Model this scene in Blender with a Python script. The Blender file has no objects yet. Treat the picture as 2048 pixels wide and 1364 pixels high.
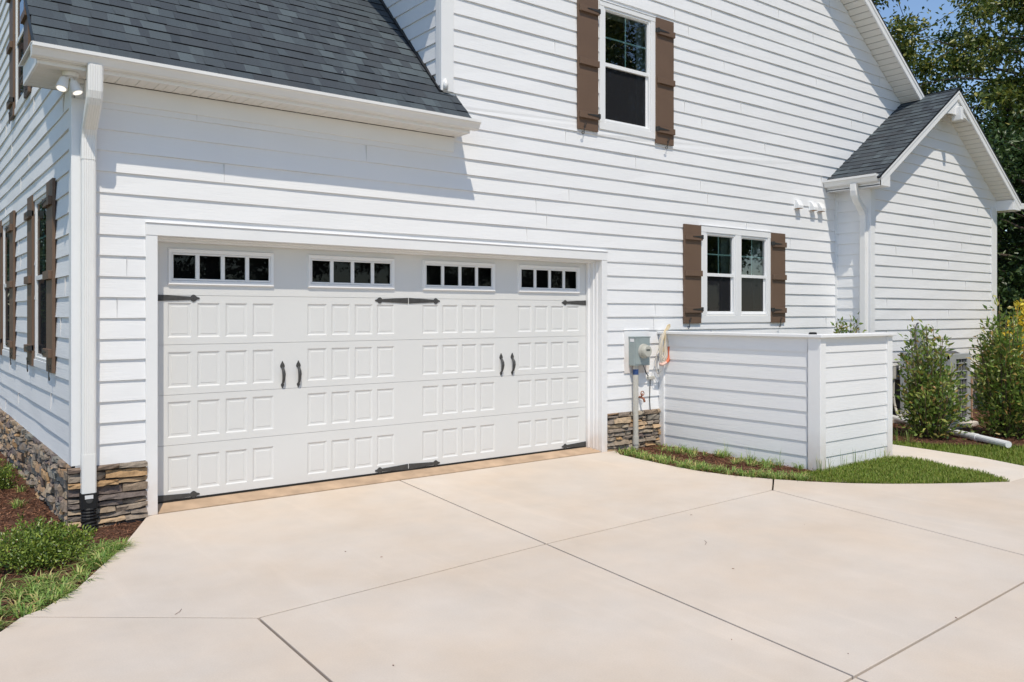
import bpy, math, random
import numpy as np
from mathutils import Vector, Matrix
R = math.radians
SC = bpy.context.scene
COL = SC.collection

# ------------------------------------------------------------------ camera, world, sun
cam_d = bpy.data.cameras.new('camera')
cam = bpy.data.objects.new('camera', cam_d)
COL.objects.link(cam)
cam.location = (-1.883, -7.597, 1.749)
cam.rotation_euler = (R(90), 0, -0.652213)
cam_d.sensor_width = 36
cam_d.lens = 1637.25 / 2048 * 36
cam_d.shift_y = -(682 - 629.13) / 2048
cam_d.clip_end = 3000
SC.camera = cam

SUN = Vector((.47, 1, -1.90)).normalized()
w = bpy.data.worlds.new('World'); SC.world = w; w.use_nodes = True
nt = w.node_tree
sky = nt.nodes.new('ShaderNodeTexSky'); sky.sky_type = 'NISHITA'; sky.sun_disc = False
sky.sun_elevation = math.asin(-SUN.z); sky.sun_rotation = math.atan2(-SUN.x, -SUN.y)
sky.air_density = 1.0; sky.dust_density = .05; sky.ozone_density = 2.4
bg = nt.nodes['Background']; bg.inputs[1].default_value = .14
nt.links.new(sky.outputs[0], bg.inputs[0])
sl = bpy.data.lights.new('sun', 'SUN'); sl.energy = 3.1; sl.angle = R(.53); sl.color = (1, .92, .785)
so = bpy.data.objects.new('sun', sl); COL.objects.link(so)
so.rotation_euler = SUN.to_track_quat('-Z', 'Y').to_euler()
so.location = (-6, -14, 30)
SC.view_settings.view_transform = 'Standard'; SC.view_settings.look = 'None'
SC.view_settings.gamma = 1; SC.view_settings.exposure = .21
SC.cycles.max_bounces = 8; SC.cycles.transparent_max_bounces = 12

# ------------------------------------------------------------------ materials
def mat(name, col, rough=.6, spec=.4, noise=0, nscale=4, bump=0, bscale=(60, 60, 60), bdist=.004, metal=0, ramp=None, nstretch=(1, 1, 1)):
    m = bpy.data.materials.new(name); m.use_nodes = True
    t = m.node_tree; b = t.nodes['Principled BSDF']
    b.inputs['Base Color'].default_value = (*col, 1); b.inputs['Roughness'].default_value = rough
    b.inputs['Specular IOR Level'].default_value = spec; b.inputs['Metallic'].default_value = metal
    tc = t.nodes.new('ShaderNodeTexCoord')
    if noise:
        mp = t.nodes.new('ShaderNodeMapping'); mp.inputs['Scale'].default_value = nstretch
        t.links.new(tc.outputs['Object'], mp.inputs[0])
        n = t.nodes.new('ShaderNodeTexNoise'); n.inputs['Scale'].default_value = nscale; n.inputs['Detail'].default_value = 6
        t.links.new(mp.outputs[0], n.inputs[0])
        r = t.nodes.new('ShaderNodeValToRGB')
        r.color_ramp.elements[0].position = .3; r.color_ramp.elements[1].position = .7
        r.color_ramp.elements[0].color = (*[c * (1 - noise) for c in col], 1)
        r.color_ramp.elements[1].color = (*[min(1, c * (1 + noise)) for c in col], 1)
        t.links.new(n.outputs[0], r.inputs[0]); t.links.new(r.outputs[0], b.inputs['Base Color'])
    if bump:
        mp = t.nodes.new('ShaderNodeMapping'); mp.inputs['Scale'].default_value = bscale
        t.links.new(tc.outputs['Object'], mp.inputs[0])
        n = t.nodes.new('ShaderNodeTexNoise'); n.inputs['Scale'].default_value = 1; n.inputs['Detail'].default_value = 5
        n.inputs['Distortion'].default_value = .6
        t.links.new(mp.outputs[0], n.inputs[0])
        bp = t.nodes.new('ShaderNodeBump'); bp.inputs['Strength'].default_value = bump; bp.inputs['Distance'].default_value = bdist
        t.links.new(n.outputs[0], bp.inputs['Height']); t.links.new(bp.outputs[0], b.inputs['Normal'])
    return m

def island_mat(name, cols, rough=.6, spec=.3, trans=0, bump=0, bscale=30, bdist=.01, mottle=0, mscale=20):
    """colour chosen per mesh island (stone, shingle, leaf, chip)"""
    m = bpy.data.materials.new(name); m.use_nodes = True
    t = m.node_tree; b = t.nodes['Principled BSDF']
    b.inputs['Roughness'].default_value = rough; b.inputs['Specular IOR Level'].default_value = spec
    g = t.nodes.new('ShaderNodeNewGeometry'); r = t.nodes.new('ShaderNodeValToRGB')
    el = r.color_ramp.elements
    while len(el) < len(cols): el.new(.5)
    for i, c in enumerate(cols):
        el[i].position = i / (len(cols) - 1); el[i].color = (*c, 1)
    t.links.new(g.outputs['Random Per Island'], r.inputs[0])
    out = r.outputs[0]
    tc = t.nodes.new('ShaderNodeTexCoord')
    if mottle:
        n = t.nodes.new('ShaderNodeTexNoise'); n.inputs['Scale'].default_value = mscale; n.inputs['Detail'].default_value = 8
        n.inputs['Roughness'].default_value = .7
        t.links.new(tc.outputs['Object'], n.inputs[0])
        mr = t.nodes.new('ShaderNodeMapRange'); mr.inputs[1].default_value = .3; mr.inputs[2].default_value = .7
        mr.inputs[3].default_value = 1 - mottle; mr.inputs[4].default_value = 1 + mottle
        t.links.new(n.outputs[0], mr.inputs[0])
        mx = t.nodes.new('ShaderNodeMix'); mx.data_type = 'RGBA'; mx.blend_type = 'MULTIPLY'; mx.inputs[0].default_value = 1
        t.links.new(out, mx.inputs[6]); t.links.new(mr.outputs[0], mx.inputs[7]); out = mx.outputs[2]
    t.links.new(out, b.inputs['Base Color'])
    if bump:
        n = t.nodes.new('ShaderNodeTexNoise'); n.inputs['Scale'].default_value = bscale; n.inputs['Detail'].default_value = 6
        t.links.new(tc.outputs['Object'], n.inputs[0])
        bp = t.nodes.new('ShaderNodeBump'); bp.inputs['Strength'].default_value = bump; bp.inputs['Distance'].default_value = bdist
        t.links.new(n.outputs[0], bp.inputs['Height']); t.links.new(bp.outputs[0], b.inputs['Normal'])
    if trans:
        tr = t.nodes.new('ShaderNodeBsdfTranslucent'); ms = t.nodes.new('ShaderNodeMixShader'); ms.inputs[0].default_value = trans
        t.links.new(out, tr.inputs[0]); t.links.new(b.outputs[0], ms.inputs[1]); t.links.new(tr.outputs[0], ms.inputs[2])
        t.links.new(ms.outputs[0], t.nodes['Material Output'].inputs[0])
    return m

def glass_mat(name, tint, extra=.0, alpha=0, acol=(0, 0, 0), ior=1.5):
    """clear pane: fresnel mix of mirror and tinted see-through; alpha adds an insect screen's dark weave"""
    m = bpy.data.materials.new(name); m.use_nodes = True
    t = m.node_tree; t.nodes.remove(t.nodes['Principled BSDF'])
    o = t.nodes['Material Output']
    tp = t.nodes.new('ShaderNodeBsdfTransparent'); tp.inputs[0].default_value = (*tint, 1)
    gl = t.nodes.new('ShaderNodeBsdfGlossy'); gl.inputs['Roughness'].default_value = .01
    fr = t.nodes.new('ShaderNodeFresnel'); fr.inputs[0].default_value = ior
    ad = t.nodes.new('ShaderNodeMath'); ad.operation = 'ADD'; ad.inputs[1].default_value = extra
    t.links.new(fr.outputs[0], ad.inputs[0])
    ms = t.nodes.new('ShaderNodeMixShader')
    t.links.new(ad.outputs[0], ms.inputs[0]); t.links.new(tp.outputs[0], ms.inputs[1]); t.links.new(gl.outputs[0], ms.inputs[2])
    s = ms.outputs[0]
    if alpha:
        df = t.nodes.new('ShaderNodeBsdfDiffuse'); df.inputs[0].default_value = (*acol, 1)
        m2 = t.nodes.new('ShaderNodeMixShader'); m2.inputs[0].default_value = alpha
        t.links.new(s, m2.inputs[1]); t.links.new(df.outputs[0], m2.inputs[2]); s = m2.outputs[0]
    t.links.new(s, o.inputs[0])
    return m

M = {}
M['siding'] = mat('white_lap_siding', (.80, .80, .805), .55, .35, noise=.018, nscale=1.3, bump=.32, bscale=(5, 5, 75), bdist=.006)
M['caulk'] = mat('joint_caulk', (.60, .60, .60), .8)
M['trim'] = mat('white_trim_paint', (.80, .80, .80), .5, .4, noise=.02, nscale=2, bump=.1, bscale=(12, 12, 12), bdist=.003)
def splash(m, top, col, amt):
    # clay splash staining the foot of painted boards
    t = m.node_tree; b = t.nodes['Principled BSDF']; lk = b.inputs['Base Color'].links[0]; src = lk.from_socket
    tc = t.nodes.new('ShaderNodeTexCoord'); sp = t.nodes.new('ShaderNodeSeparateXYZ'); t.links.new(tc.outputs['Object'], sp.inputs[0])
    n = t.nodes.new('ShaderNodeTexNoise'); n.inputs['Scale'].default_value = 9; n.inputs['Detail'].default_value = 7; t.links.new(tc.outputs['Object'], n.inputs[0])
    mr = t.nodes.new('ShaderNodeMapRange'); mr.inputs[1].default_value = top; mr.inputs[2].default_value = 0; mr.inputs[3].default_value = 0; mr.inputs[4].default_value = amt
    t.links.new(sp.outputs[2], mr.inputs[0])
    mu = t.nodes.new('ShaderNodeMath'); mu.operation = 'MULTIPLY'; t.links.new(mr.outputs[0], mu.inputs[0]); t.links.new(n.outputs[0], mu.inputs[1])
    mx = t.nodes.new('ShaderNodeMix'); mx.data_type = 'RGBA'; t.links.new(mu.outputs[0], mx.inputs[0]); t.links.new(src, mx.inputs[6]); mx.inputs[7].default_value = (*col, 1)
    t.links.new(mx.outputs[2], b.inputs['Base Color'])
splash(M['trim'], .45, (.55, .38, .26), .75)
M['door'] = mat('white_door_paint', (.69, .69, .678), .5, .4, noise=.015, nscale=1.5, bump=.12, bscale=(25, 25, 250), bdist=.001)
M['gutter'] = mat('white_aluminium', (.79, .78, .76), .38, .5, noise=.03, nscale=3)
M['soffit'] = mat('white_vinyl_soffit', (.76, .74, .70), .5, .4)
M['groove'] = mat('soffit_groove', (.36, .35, .33), .7)
M['vinyl'] = mat('white_vinyl', (.82, .82, .82), .35, .5)
M['muntin'] = mat('muntin_behind_glass', (.70, .84, .80), .5, .4)
M['brown'] = mat('brown_shutter_paint', (.145, .092, .062), .55, .35, noise=.05, nscale=3, bump=.15, bscale=(40, 40, 6), bdist=.003)
M['iron'] = mat('black_iron', (.030, .029, .028), .55, .5, noise=.15, nscale=30, bump=.3, bscale=(60, 60, 60), bdist=.002)
M['iron2'] = mat('charcoal_hardware', (.055, .054, .053), .55, .5, noise=.2, nscale=30, bump=.3, bscale=(60, 60, 60), bdist=.002)
M['dark'] = mat('dark_interior_and_gap_shadow', (.035, .035, .035), .9, .1)
M['room'] = mat('dim_room_wall', (.05, .048, .045), .9, .1)
M['seal'] = mat('black_rubber_seal', (.02, .018, .016), .7)
M['glass'] = glass_mat('window_glass', (.76, .92, .88), .15)
M['dglass'] = glass_mat('tinted_door_glass', (.45, .45, .45), 0.0, ior=1.35)
M['screen'] = glass_mat('insect_screen', (.5, .5, .5), .0, .55, (.035, .036, .04))
M['roof'] = island_mat('charcoal_shingle', [(0.049, 0.059, 0.070), (0.058, 0.067, 0.078), (0.070, 0.084, 0.095), (0.057, 0.064, 0.073), (0.073, 0.089, 0.101), (0.053, 0.062, 0.073), (0.065, 0.077, 0.087), (0.098, 0.120, 0.132), (0.062, 0.071, 0.081)], .9, .2, bump=.5, bscale=160, bdist=.006, mottle=.28, mscale=130)
M['drip_and_shade'] = mat('drip_edge_and_course_shadow', (.012, .012, .014), .5)
M['stone'] = island_mat('ledgestone', [(.24, .20, .165), (.33, .25, .17), (.15, .115, .108), (.44, .28, .145), (.27, .25, .21), (.48, .34, .21), (.125, .10, .096), (.36, .30, .235), (.205, .17, .145), (.30, .24, .185), (.19, .185, .165)], .85, .2, bump=.7, bscale=35, bdist=.010, mottle=.32, mscale=22)
M['mortar'] = mat('dark_stone_joint', (.045, .036, .03), .95)
M['parge'] = mat('grey_parged_foundation', (.30, .29, .27), .9, .2, noise=.1, nscale=6)
M['concrete'] = None
M['threshold'] = mat('clay_stained_threshold', (.46, .33, .225), .85, .2, noise=.2, nscale=5, bump=.2)
M['earth'] = mat('joint_earth', (.07, .055, .045), .95, .1)
M['mulch'] = mat('mulch_soil', (.125, .066, .044), .95, .1, noise=.5, nscale=45, bump=1.0, bscale=(55, 55, 55), bdist=.03)
M['chips'] = island_mat('mulch_chips', [(0.095, 0.045, 0.029), (0.209, 0.096, 0.058), (0.142, 0.064, 0.039), (0.380, 0.192, 0.109), (0.114, 0.056, 0.038), (0.266, 0.128, 0.072)], .9, .15)
M['lawn'] = mat('lawn_soil', (.17, .17, .075), .95, .1, noise=.4, nscale=9, bump=.8, bscale=(40, 40, 40), bdist=.02)
M['grass'] = island_mat('grass_blades', [(0.112, 0.168, 0.019), (0.172, 0.261, 0.033), (0.141, 0.219, 0.026), (0.243, 0.320, 0.046), (0.323, 0.320, 0.078), (0.182, 0.270, 0.033)], .5, .3, trans=.3)
M['weed'] = island_mat('crabgrass_blades', [(0.120, 0.226, 0.047), (0.214, 0.350, 0.065), (0.311, 0.451, 0.103), (0.168, 0.287, 0.057), (0.382, 0.473, 0.150), (0.718, 0.533, 0.244)], .45, .4, trans=.3)
M['pvc'] = mat('white_pvc', (.78, .78, .78), .4, .5, noise=.04, nscale=4)
M['conduit'] = mat('grey_conduit', (.50, .48, .43), .45, .5, noise=.06, nscale=5)
M['meterbox'] = mat('grey_green_steel', (.29, .34, .335), .4, .5, noise=.06, nscale=8)
M['meter'] = mat('meter_plastic', (.46, .45, .39), .25, .5)
M['lcd'] = mat('meter_display', (.10, .11, .10), .2, .5)
M['tape'] = mat('blue_label', (.03, .07, .20), .5)
M['label'] = mat('white_label', (.75, .75, .75), .5)
M['cream'] = mat('cream_cable', (.66, .59, .48), .5, .4)
M['yellowc'] = mat('yellow_cable', (.58, .47, .29), .5, .4)
M['orange'] = mat('orange_tube', (.62, .16, .08), .5, .4)
M['pinkt'] = mat('faded_pink_tube', (.75, .50, .42), .5, .4)
M['blackp'] = mat('black_plastic', (.014, .014, .015), .6, .3)
M['acmetal'] = mat('ac_grey_metal', (.40, .41, .41), .45, .5, noise=.05, nscale=4)
M['accoil'] = mat('ac_coil', (.09, .09, .095), .7, .3, bump=.6, bscale=(4, 4, 120), bdist=.01)
M['wood'] = mat('pine_stake', (.46, .28, .18), .8, .2, noise=.15, nscale=10)
M['bark'] = mat('bark', (.09, .072, .058), .9, .1, noise=.35, nscale=8, bump=.8, bscale=(20, 20, 5), bdist=.02)
M['twig'] = mat('green_brown_stem', (.13, .10, .055), .8, .2)
M['brass'] = mat('brass_tap', (.30, .11, .06), .45, .5)
M['shrubleaf'] = island_mat('glossy_shrub_leaf', [(0.079, 0.141, 0.027), (0.159, 0.245, 0.042), (0.106, 0.185, 0.034), (0.276, 0.348, 0.069), (0.128, 0.211, 0.042), (0.422, 0.437, 0.115), (0.396, 0.220, 0.081)], .34, .5, trans=.22)
M['boxleaf'] = island_mat('small_box_leaf', [(0.062, 0.105, 0.020), (0.127, 0.200, 0.029), (0.101, 0.160, 0.026), (0.244, 0.317, 0.044), (0.157, 0.223, 0.037), (0.400, 0.469, 0.082)], .3, .55, trans=.2)
M['goldleaf'] = island_mat('golden_leaf', [(0.759, 0.516, 0.030), (0.800, 0.698, 0.046), (0.637, 0.455, 0.046), (0.800, 0.637, 0.076), (0.455, 0.394, 0.061)], .45, .4, trans=.35)
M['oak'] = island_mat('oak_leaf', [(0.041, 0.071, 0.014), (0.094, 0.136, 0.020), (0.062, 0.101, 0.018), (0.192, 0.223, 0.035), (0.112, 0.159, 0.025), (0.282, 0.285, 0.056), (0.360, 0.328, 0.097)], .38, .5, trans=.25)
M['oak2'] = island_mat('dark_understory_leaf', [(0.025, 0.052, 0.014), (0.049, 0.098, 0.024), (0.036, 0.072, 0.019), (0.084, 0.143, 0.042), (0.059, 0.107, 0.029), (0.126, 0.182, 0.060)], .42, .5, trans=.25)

def make_concrete(name, base, stain=1.0):
    m = bpy.data.materials.new(name); m.use_nodes = True
    t = m.node_tree; b = t.nodes['Principled BSDF']; b.inputs['Roughness'].default_value = .85; b.inputs['Specular IOR Level'].default_value = .25
    tc = t.nodes.new('ShaderNodeTexCoord')
    def noise(scale, det=5, stretch=None, rot=0):
        n = t.nodes.new('ShaderNodeTexNoise'); n.inputs['Scale'].default_value = scale; n.inputs['Detail'].default_value = det
        n.inputs['Roughness'].default_value = .6
        if stretch:
            mp = t.nodes.new('ShaderNodeMapping'); mp.inputs['Scale'].default_value = stretch; mp.inputs['Rotation'].default_value = (0, 0, rot)
            t.links.new(tc.outputs['Object'], mp.inputs[0]); t.links.new(mp.outputs[0], n.inputs[0])
        else: t.links.new(tc.outputs['Object'], n.inputs[0])
        return n
    def mrange(sock, a, c, lo, hi):
        r = t.nodes.new('ShaderNodeMapRange'); r.inputs[1].default_value = a; r.inputs[2].default_value = c; r.inputs[3].default_value = lo; r.inputs[4].default_value = hi
        t.links.new(sock, r.inputs[0]); return r.outputs[0]
    def mul(a, bb):
        x = t.nodes.new('ShaderNodeMath'); x.operation = 'MULTIPLY'; t.links.new(a, x.inputs[0]); t.links.new(bb, x.inputs[1]); return x.outputs[0]
    f = mul(mrange(noise(.55, 6).outputs[0], .3, .7, 1 - .075 * stain, 1 + .06 * stain), mrange(noise(3.2, 8).outputs[0], .3, .7, .965, 1.035))
    f = mul(f, mrange(noise(110, 3).outputs[0], .25, .75, .95, 1.05))
    f = mul(f, mrange(noise(1.0, 6, (5, .35, 1), .55).outputs[0], .55, .8, 1.0, 1.07))
    f = mul(f, mrange(noise(14, 4).outputs[0], .72, .80, 1.0, .86))
    hue = t.nodes.new('ShaderNodeMix'); hue.data_type = 'RGBA'
    t.links.new(mrange(noise(.9, 5).outputs[0], .35, .68, 0, 1), hue.inputs[0])
    hue.inputs[6].default_value = (*base, 1); hue.inputs[7].default_value = (base[0] * 1.01, base[1] * .955, base[2] * .89, 1)
    mx = t.nodes.new('ShaderNodeMix'); mx.data_type = 'RGBA'; mx.blend_type = 'MULTIPLY'; mx.inputs[0].default_value = 1
    t.links.new(hue.outputs[2], mx.inputs[6]); t.links.new(f, mx.inputs[7]); t.links.new(mx.outputs[2], b.inputs['Base Color'])
    bp = t.nodes.new('ShaderNodeBump'); bp.inputs['Strength'].default_value = .25; bp.inputs['Distance'].default_value = .003
    t.links.new(noise(60, 6).outputs[0], bp.inputs['Height']); t.links.new(bp.outputs[0], b.inputs['Normal'])
    return m
M['concrete'] = make_concrete('driveway_concrete', (.595, .525, .455))
M['walk'] = make_concrete('walkway_concrete', (.66, .60, .53), .5)
lm = bpy.data.materials.new('lit_lamp'); lm.use_nodes = True
lm.node_tree.nodes['Principled BSDF'].inputs['Emission Color'].default_value = (1, .93, .8, 1)
lm.node_tree.nodes['Principled BSDF'].inputs['Emission Strength'].default_value = .85
M['lamp'] = lm

# ------------------------------------------------------------------ mesh helpers
WORLD = {}
class MB:
    def __init__(self): self.v = []; self.f = []; self.mi = []
    def vert(self, p): self.v.append(tuple(p)); return len(self.v) - 1
    def poly(self, pts, mi=0):
        i = len(self.v); self.v += [tuple(p) for p in pts]; self.f.append(tuple(range(i, i + len(pts)))); self.mi.append(mi)
    def hexa(self, p, mi=0):   # p: 4 bottom, 4 top
        i = len(self.v); self.v += [tuple(q) for q in p]
        for a in ((3, 2, 1, 0), (4, 5, 6, 7), (0, 1, 5, 4), (1, 2, 6, 5), (2, 3, 7, 6), (3, 0, 4, 7)):
            self.f.append(tuple(i + k for k in a)); self.mi.append(mi)
    def box(self, x0, x1, y0, y1, z0, z1, mi=0):
        self.hexa([(x0, y0, z0), (x1, y0, z0), (x1, y1, z0), (x0, y1, z0), (x0, y0, z1), (x1, y0, z1), (x1, y1, z1), (x0, y1, z1)], mi)
    def wbox(self, W, u0, u1, w0, w1, z0, z1, mi=0):
        self.hexa([W(u0, w0, z0), W(u1, w0, z0), W(u1, w1, z0), W(u0, w1, z0), W(u0, w0, z1), W(u1, w0, z1), W(u1, w1, z1), W(u0, w1, z1)], mi)
    def prism(self, base, vec, mi=0):
        n = len(base); i = len(self.v); vec = Vector(vec)
        self.v += [tuple(p) for p in base] + [tuple(Vector(p) + vec) for p in base]
        self.f.append(tuple(i + k for k in reversed(range(n)))); self.mi.append(mi)
        self.f.append(tuple(i + n + k for k in range(n))); self.mi.append(mi)
        for k in range(n):
            j = (k + 1) % n; self.f.append((i + k, i + j, i + n + j, i + n + k)); self.mi.append(mi)
    def tube(self, pts, r, n=8, mi=0, cap=True, squash=None):
        pts = [Vector(p) for p in pts]; rs = r if isinstance(r, (list, tuple)) else [r] * len(pts)
        rings = []; up = None
        for k, p in enumerate(pts):
            d = (pts[min(k + 1, len(pts) - 1)] - pts[max(k - 1, 0)]).normalized()
            if up is None:
                up = Vector((0, 0, 1)) if abs(d.z) < .9 else Vector((1, 0, 0))
            a = d.cross(up).normalized(); b = a.cross(d).normalized(); up = b
            ring = []
            for q in range(n):
                t = 2 * math.pi * q / n
                ring.append(self.vert(p + (a * math.cos(t) + b * math.sin(t)) * rs[k]))
            rings.append(ring)
        for k in range(len(rings) - 1):
            for q in range(n):
                j = (q + 1) % n
                self.f.append((rings[k][q], rings[k][j], rings[k + 1][j], rings[k + 1][q])); self.mi.append(mi)
        if cap:
            self.f.append(tuple(reversed(rings[0]))); self.mi.append(mi); self.f.append(tuple(rings[-1])); self.mi.append(mi)
    def build(self, name, m, parent=None, loc=None, bevel=0, smooth=False):
        pw = WORLD.get(parent.name, Vector()) if parent else Vector()
        me = bpy.data.meshes.new(name)
        org = Vector(loc) if loc is not None else pw
        me.from_pydata([tuple(Vector(p) - org) for p in self.v], [], self.f)
        ms = m if isinstance(m, (list, tuple)) else [m]
        for q in ms: me.materials.append(q)
        if len(ms) > 1: me.polygons.foreach_set('material_index', self.mi)
        if smooth: me.polygons.foreach_set('use_smooth', [True] * len(me.polygons))
        me.update()
        o = bpy.data.objects.new(name, me); COL.objects.link(o)
        if parent: o.parent = parent
        o.location = org - pw; WORLD[o.name] = org
        if bevel:
            b = o.modifiers.new('bevel', 'BEVEL'); b.width = bevel; b.segments = 1; b.limit_method = 'ANGLE'
        return o

def np_mesh(name, verts, faces, m, parent=None, loc=(0, 0, 0)):
    """numpy verts (n,3) local to loc, faces (k,3)"""
    me = bpy.data.meshes.new(name)
    me.vertices.add(len(verts)); me.vertices.foreach_set('co', np.asarray(verts, np.float32).ravel())
    me.loops.add(faces.size); me.loops.foreach_set('vertex_index', faces.ravel().astype(np.int32))
    k = faces.shape[1]
    me.polygons.add(len(faces)); me.polygons.foreach_set('loop_start', np.arange(0, faces.size, k, dtype=np.int32))
    me.polygons.foreach_set('loop_total', np.full(len(faces), k, np.int32))
    me.materials.append(m); me.update(calc_edges=True)
    o = bpy.data.objects.new(name, me); COL.objects.link(o)
    if parent: o.parent = parent
    o.location = loc
    WORLD[o.name] = Vector(loc) + (WORLD.get(parent.name, Vector()) if parent else Vector())
    return o

def tag(o, label=None, cat=None, group=None, kind=None):
    if label: o['label'] = label
    if cat: o['category'] = cat
    if group: o['group'] = group
    if kind: o['kind'] = kind
    return o
def empty(name, loc=(0, 0, 0)):
    o = bpy.data.objects.new(name, None); COL.objects.link(o); o.location = loc; o.empty_display_size = .2
    WORLD[o.name] = Vector(loc); return o
def copy_tree(o, parent=None):
    c = o.copy(); COL.objects.link(c); c.parent = parent
    for ch in list(o.children): copy_tree(ch, c)
    return c
rng = random.Random(7)
nrg = np.random.default_rng(11)

# wall-local coordinates: u along the wall, w outward, z up
XC, XCH, XB, YB = -.645, 2.955, 10.711, -.613
FR = lambda u, w_, z: (u, -w_, z)
LF = lambda u, w_, z: (XC - w_, u, z)
CH = lambda u, w_, z: (XCH - w_, u, z)
BF = lambda u, w_, z: (u, YB - w_, z)
BS = lambda u, w_, z: (XB - w_, u, z)
LIP, TOPW = .0205, .0045
Z0, CRS = .481, .1771

def siding(name, W, zs, ulo, uhi, openings=(), joints=True, parent=None, seed=1, jlen=5.5):
    rr = random.Random(seed); mb = MB()
    for z0, z1 in zip(zs[:-1], zs[1:]):
        cuts = {z0, z1}
        for (a, b, c, d) in openings:
            for e in (c, d):
                if z0 < e < z1: cuts.add(e)
        cuts = sorted(cuts); ph = [rr.uniform(0, 6.28) for _ in range(3)]
        wav = lambda u: (math.sin(u * 2.1 + ph[0]) + math.sin(u * 4.7 + ph[1]) + .6 * math.sin(u * 9.3 + ph[2])) / 1.7
        off = lambda z: LIP - (LIP - TOPW) * (z - z0) / (z1 - z0)
        for a, b in zip(cuts[:-1], cuts[1:]):
            ua, ub, va, vb = ulo(a), ulo(b), uhi(a), uhi(b)
            if va <= ua: continue
            ivs = [((ua, ub), (va, vb))]
            for (o0, o1, c, d) in openings:
                if c <= a + 1e-6 and d >= b - 1e-6:
                    nv = []
                    for (l, r_) in ivs:
                        if o1 <= l[0] or o0 >= r_[0]: nv.append((l, r_)); continue
                        if o0 > l[0]: nv.append((l, (o0, o0)))
                        if o1 < r_[0]: nv.append(((o1, o1), r_))
                    ivs = nv
            for (l, r_) in ivs:
                npc = max(1, int((r_[0] - l[0]) / .7))
                for q in range(npc):
                    f0, f1 = q / npc, (q + 1) / npc
                    p0, p1 = l[0] + (r_[0] - l[0]) * f0, l[0] + (r_[0] - l[0]) * f1
                    t0, t1 = l[1] + (max(r_[1], l[1]) - l[1]) * f0, l[1] + (max(r_[1], l[1]) - l[1]) * f1
                    k0, k1 = wav(p0), wav(p1); d0, d1 = (.0016 * k0, .0016 * k1) if a == z0 else (0, 0)
                    e0, e1 = TOPW + (off(a) - TOPW) * (1 + .22 * k0), TOPW + (off(a) - TOPW) * (1 + .22 * k1)
                    mb.poly([W(p0, e0, a + d0), W(p1, e1, a + d1), W(t1, TOPW + (off(b) - TOPW) * (1 + .22 * k1), b), W(t0, TOPW + (off(b) - TOPW) * (1 + .22 * k0), b)])
                    if a == z0:
                        mb.poly([W(p0, .0, a + d0), W(p1, .0, a + d1), W(p1, e1, a + d1), W(p0, e0, a + d0)])
        if joints:
            u = ulo(z0) + rr.uniform(.3, jlen)
            while u < uhi(z1) - .2:
                if not any(o0 - .1 < u < o1 + .1 and c < z1 and d > z0 for (o0, o1, c, d) in openings):
                    mb.wbox(W, u, u + .0025, .002, LIP + .0004, z0 + .004, z1 - .006, 1)
                u += rr.uniform(jlen * .6, jlen * 1.5)
    return mb.build(name, [M['siding'], M['caulk']], parent)

# ================================================================== GROUND
def sheet(name, pts, z, m, kind='structure', thick=0, bevel=0):
    mb = MB()
    if thick: mb.prism([(x, y, z - thick) for x, y in pts], (0, 0, thick))
    else: mb.poly([(x, y, z) for x, y in pts])
    o = mb.build(name, m, bevel=bevel); tag(o, kind=kind); return o
def area(pts): return sum(pts[i][0] * pts[(i + 1) % len(pts)][1] - pts[(i + 1) % len(pts)][0] * pts[i][1] for i in range(len(pts))) / 2
def inset(pts, d):
    if area(pts) < 0: pts = pts[::-1]
    out = []; n = len(pts)
    for i in range(n):
        p0, p1, p2 = Vector(pts[i - 1]), Vector(pts[i]), Vector(pts[(i + 1) % n])
        a = (p1 - p0).normalized(); b = (p2 - p1).normalized()
        na = Vector((-a.y, a.x)); nb = Vector((-b.y, b.x)); k = (na + nb)
        k = k / max(.4, (1 + na.dot(nb))); q = p1 + k * d; out.append((q.x, q.y))
    return out

g = MB(); S_ = 900
g.poly([(-S_, -S_, -.07), (S_, -S_, -.07), (S_, S_, -.07), (-S_, S_, -.07)])
tag(g.build('ground', M['lawn']), kind='structure')

edge_l = [(-.10, -.035), (-.30, -.50), (-.518, -.986), (-.74, -1.40), (-.93, -1.76), (-1.15, -2.03)]
Dp, Cp, Ap, Bp, B2p, Ep = (-1.269, -2.10), (-.18, -2.955), (2.115, -2.79), (5.136, -2.686), (5.614, -2.364), (2.42, -.01)
Gp, Fp, Ip = (1.834, -5.457), (-.23, -5.54), (4.65, -5.35)
edge_r = [(5.60, -.01), (5.405, -.30), (5.363, -.825), (5.335, -1.25), (5.344, -1.598), (5.44, -2.0)]
edge_r2 = [(5.82, -2.68), (6.067, -2.971), (6.34, -3.22), (6.661, -3.456), (7.05, -3.71), (7.471, -3.947)]
slabs = [
    [(-.02, -.01)] + edge_l + [Dp, Cp, Ap, Ep],
    [Ep, Ap, Bp, B2p] + edge_r[::-1],
    [Dp, (-1.386, -2.282), (-2.2, -3.2), (-3.4, -4.6), (-4.2, -5.72), Fp, Cp],
    [Cp, Fp, Gp, Ap],
    [Ap, Gp, Ip, Bp],
    [B2p, Bp, Ip, (8.6, -5.19), (8.5, -3.95), (7.471, -3.947)] + edge_r2[:-1][::-1],
    [(-4.2, -5.72), (-4.6, -15), (1.2, -15), Gp, Fp],
    [Gp, (1.2, -15), (9.5, -15), (8.6, -5.19), Ip],
    [(8.6, -5.19), (9.5, -15), (15, -15), (14.5, -5.0), (9.6, -4.3), (8.5, -3.95)],
]
mb = MB()
for s in slabs:
    q = inset(s, .008)
    mb.prism([(x, y, -.14) for x, y in q], (0, 0, .14))
tag(mb.build('driveway', M['concrete'], bevel=.003), kind='structure')
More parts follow.
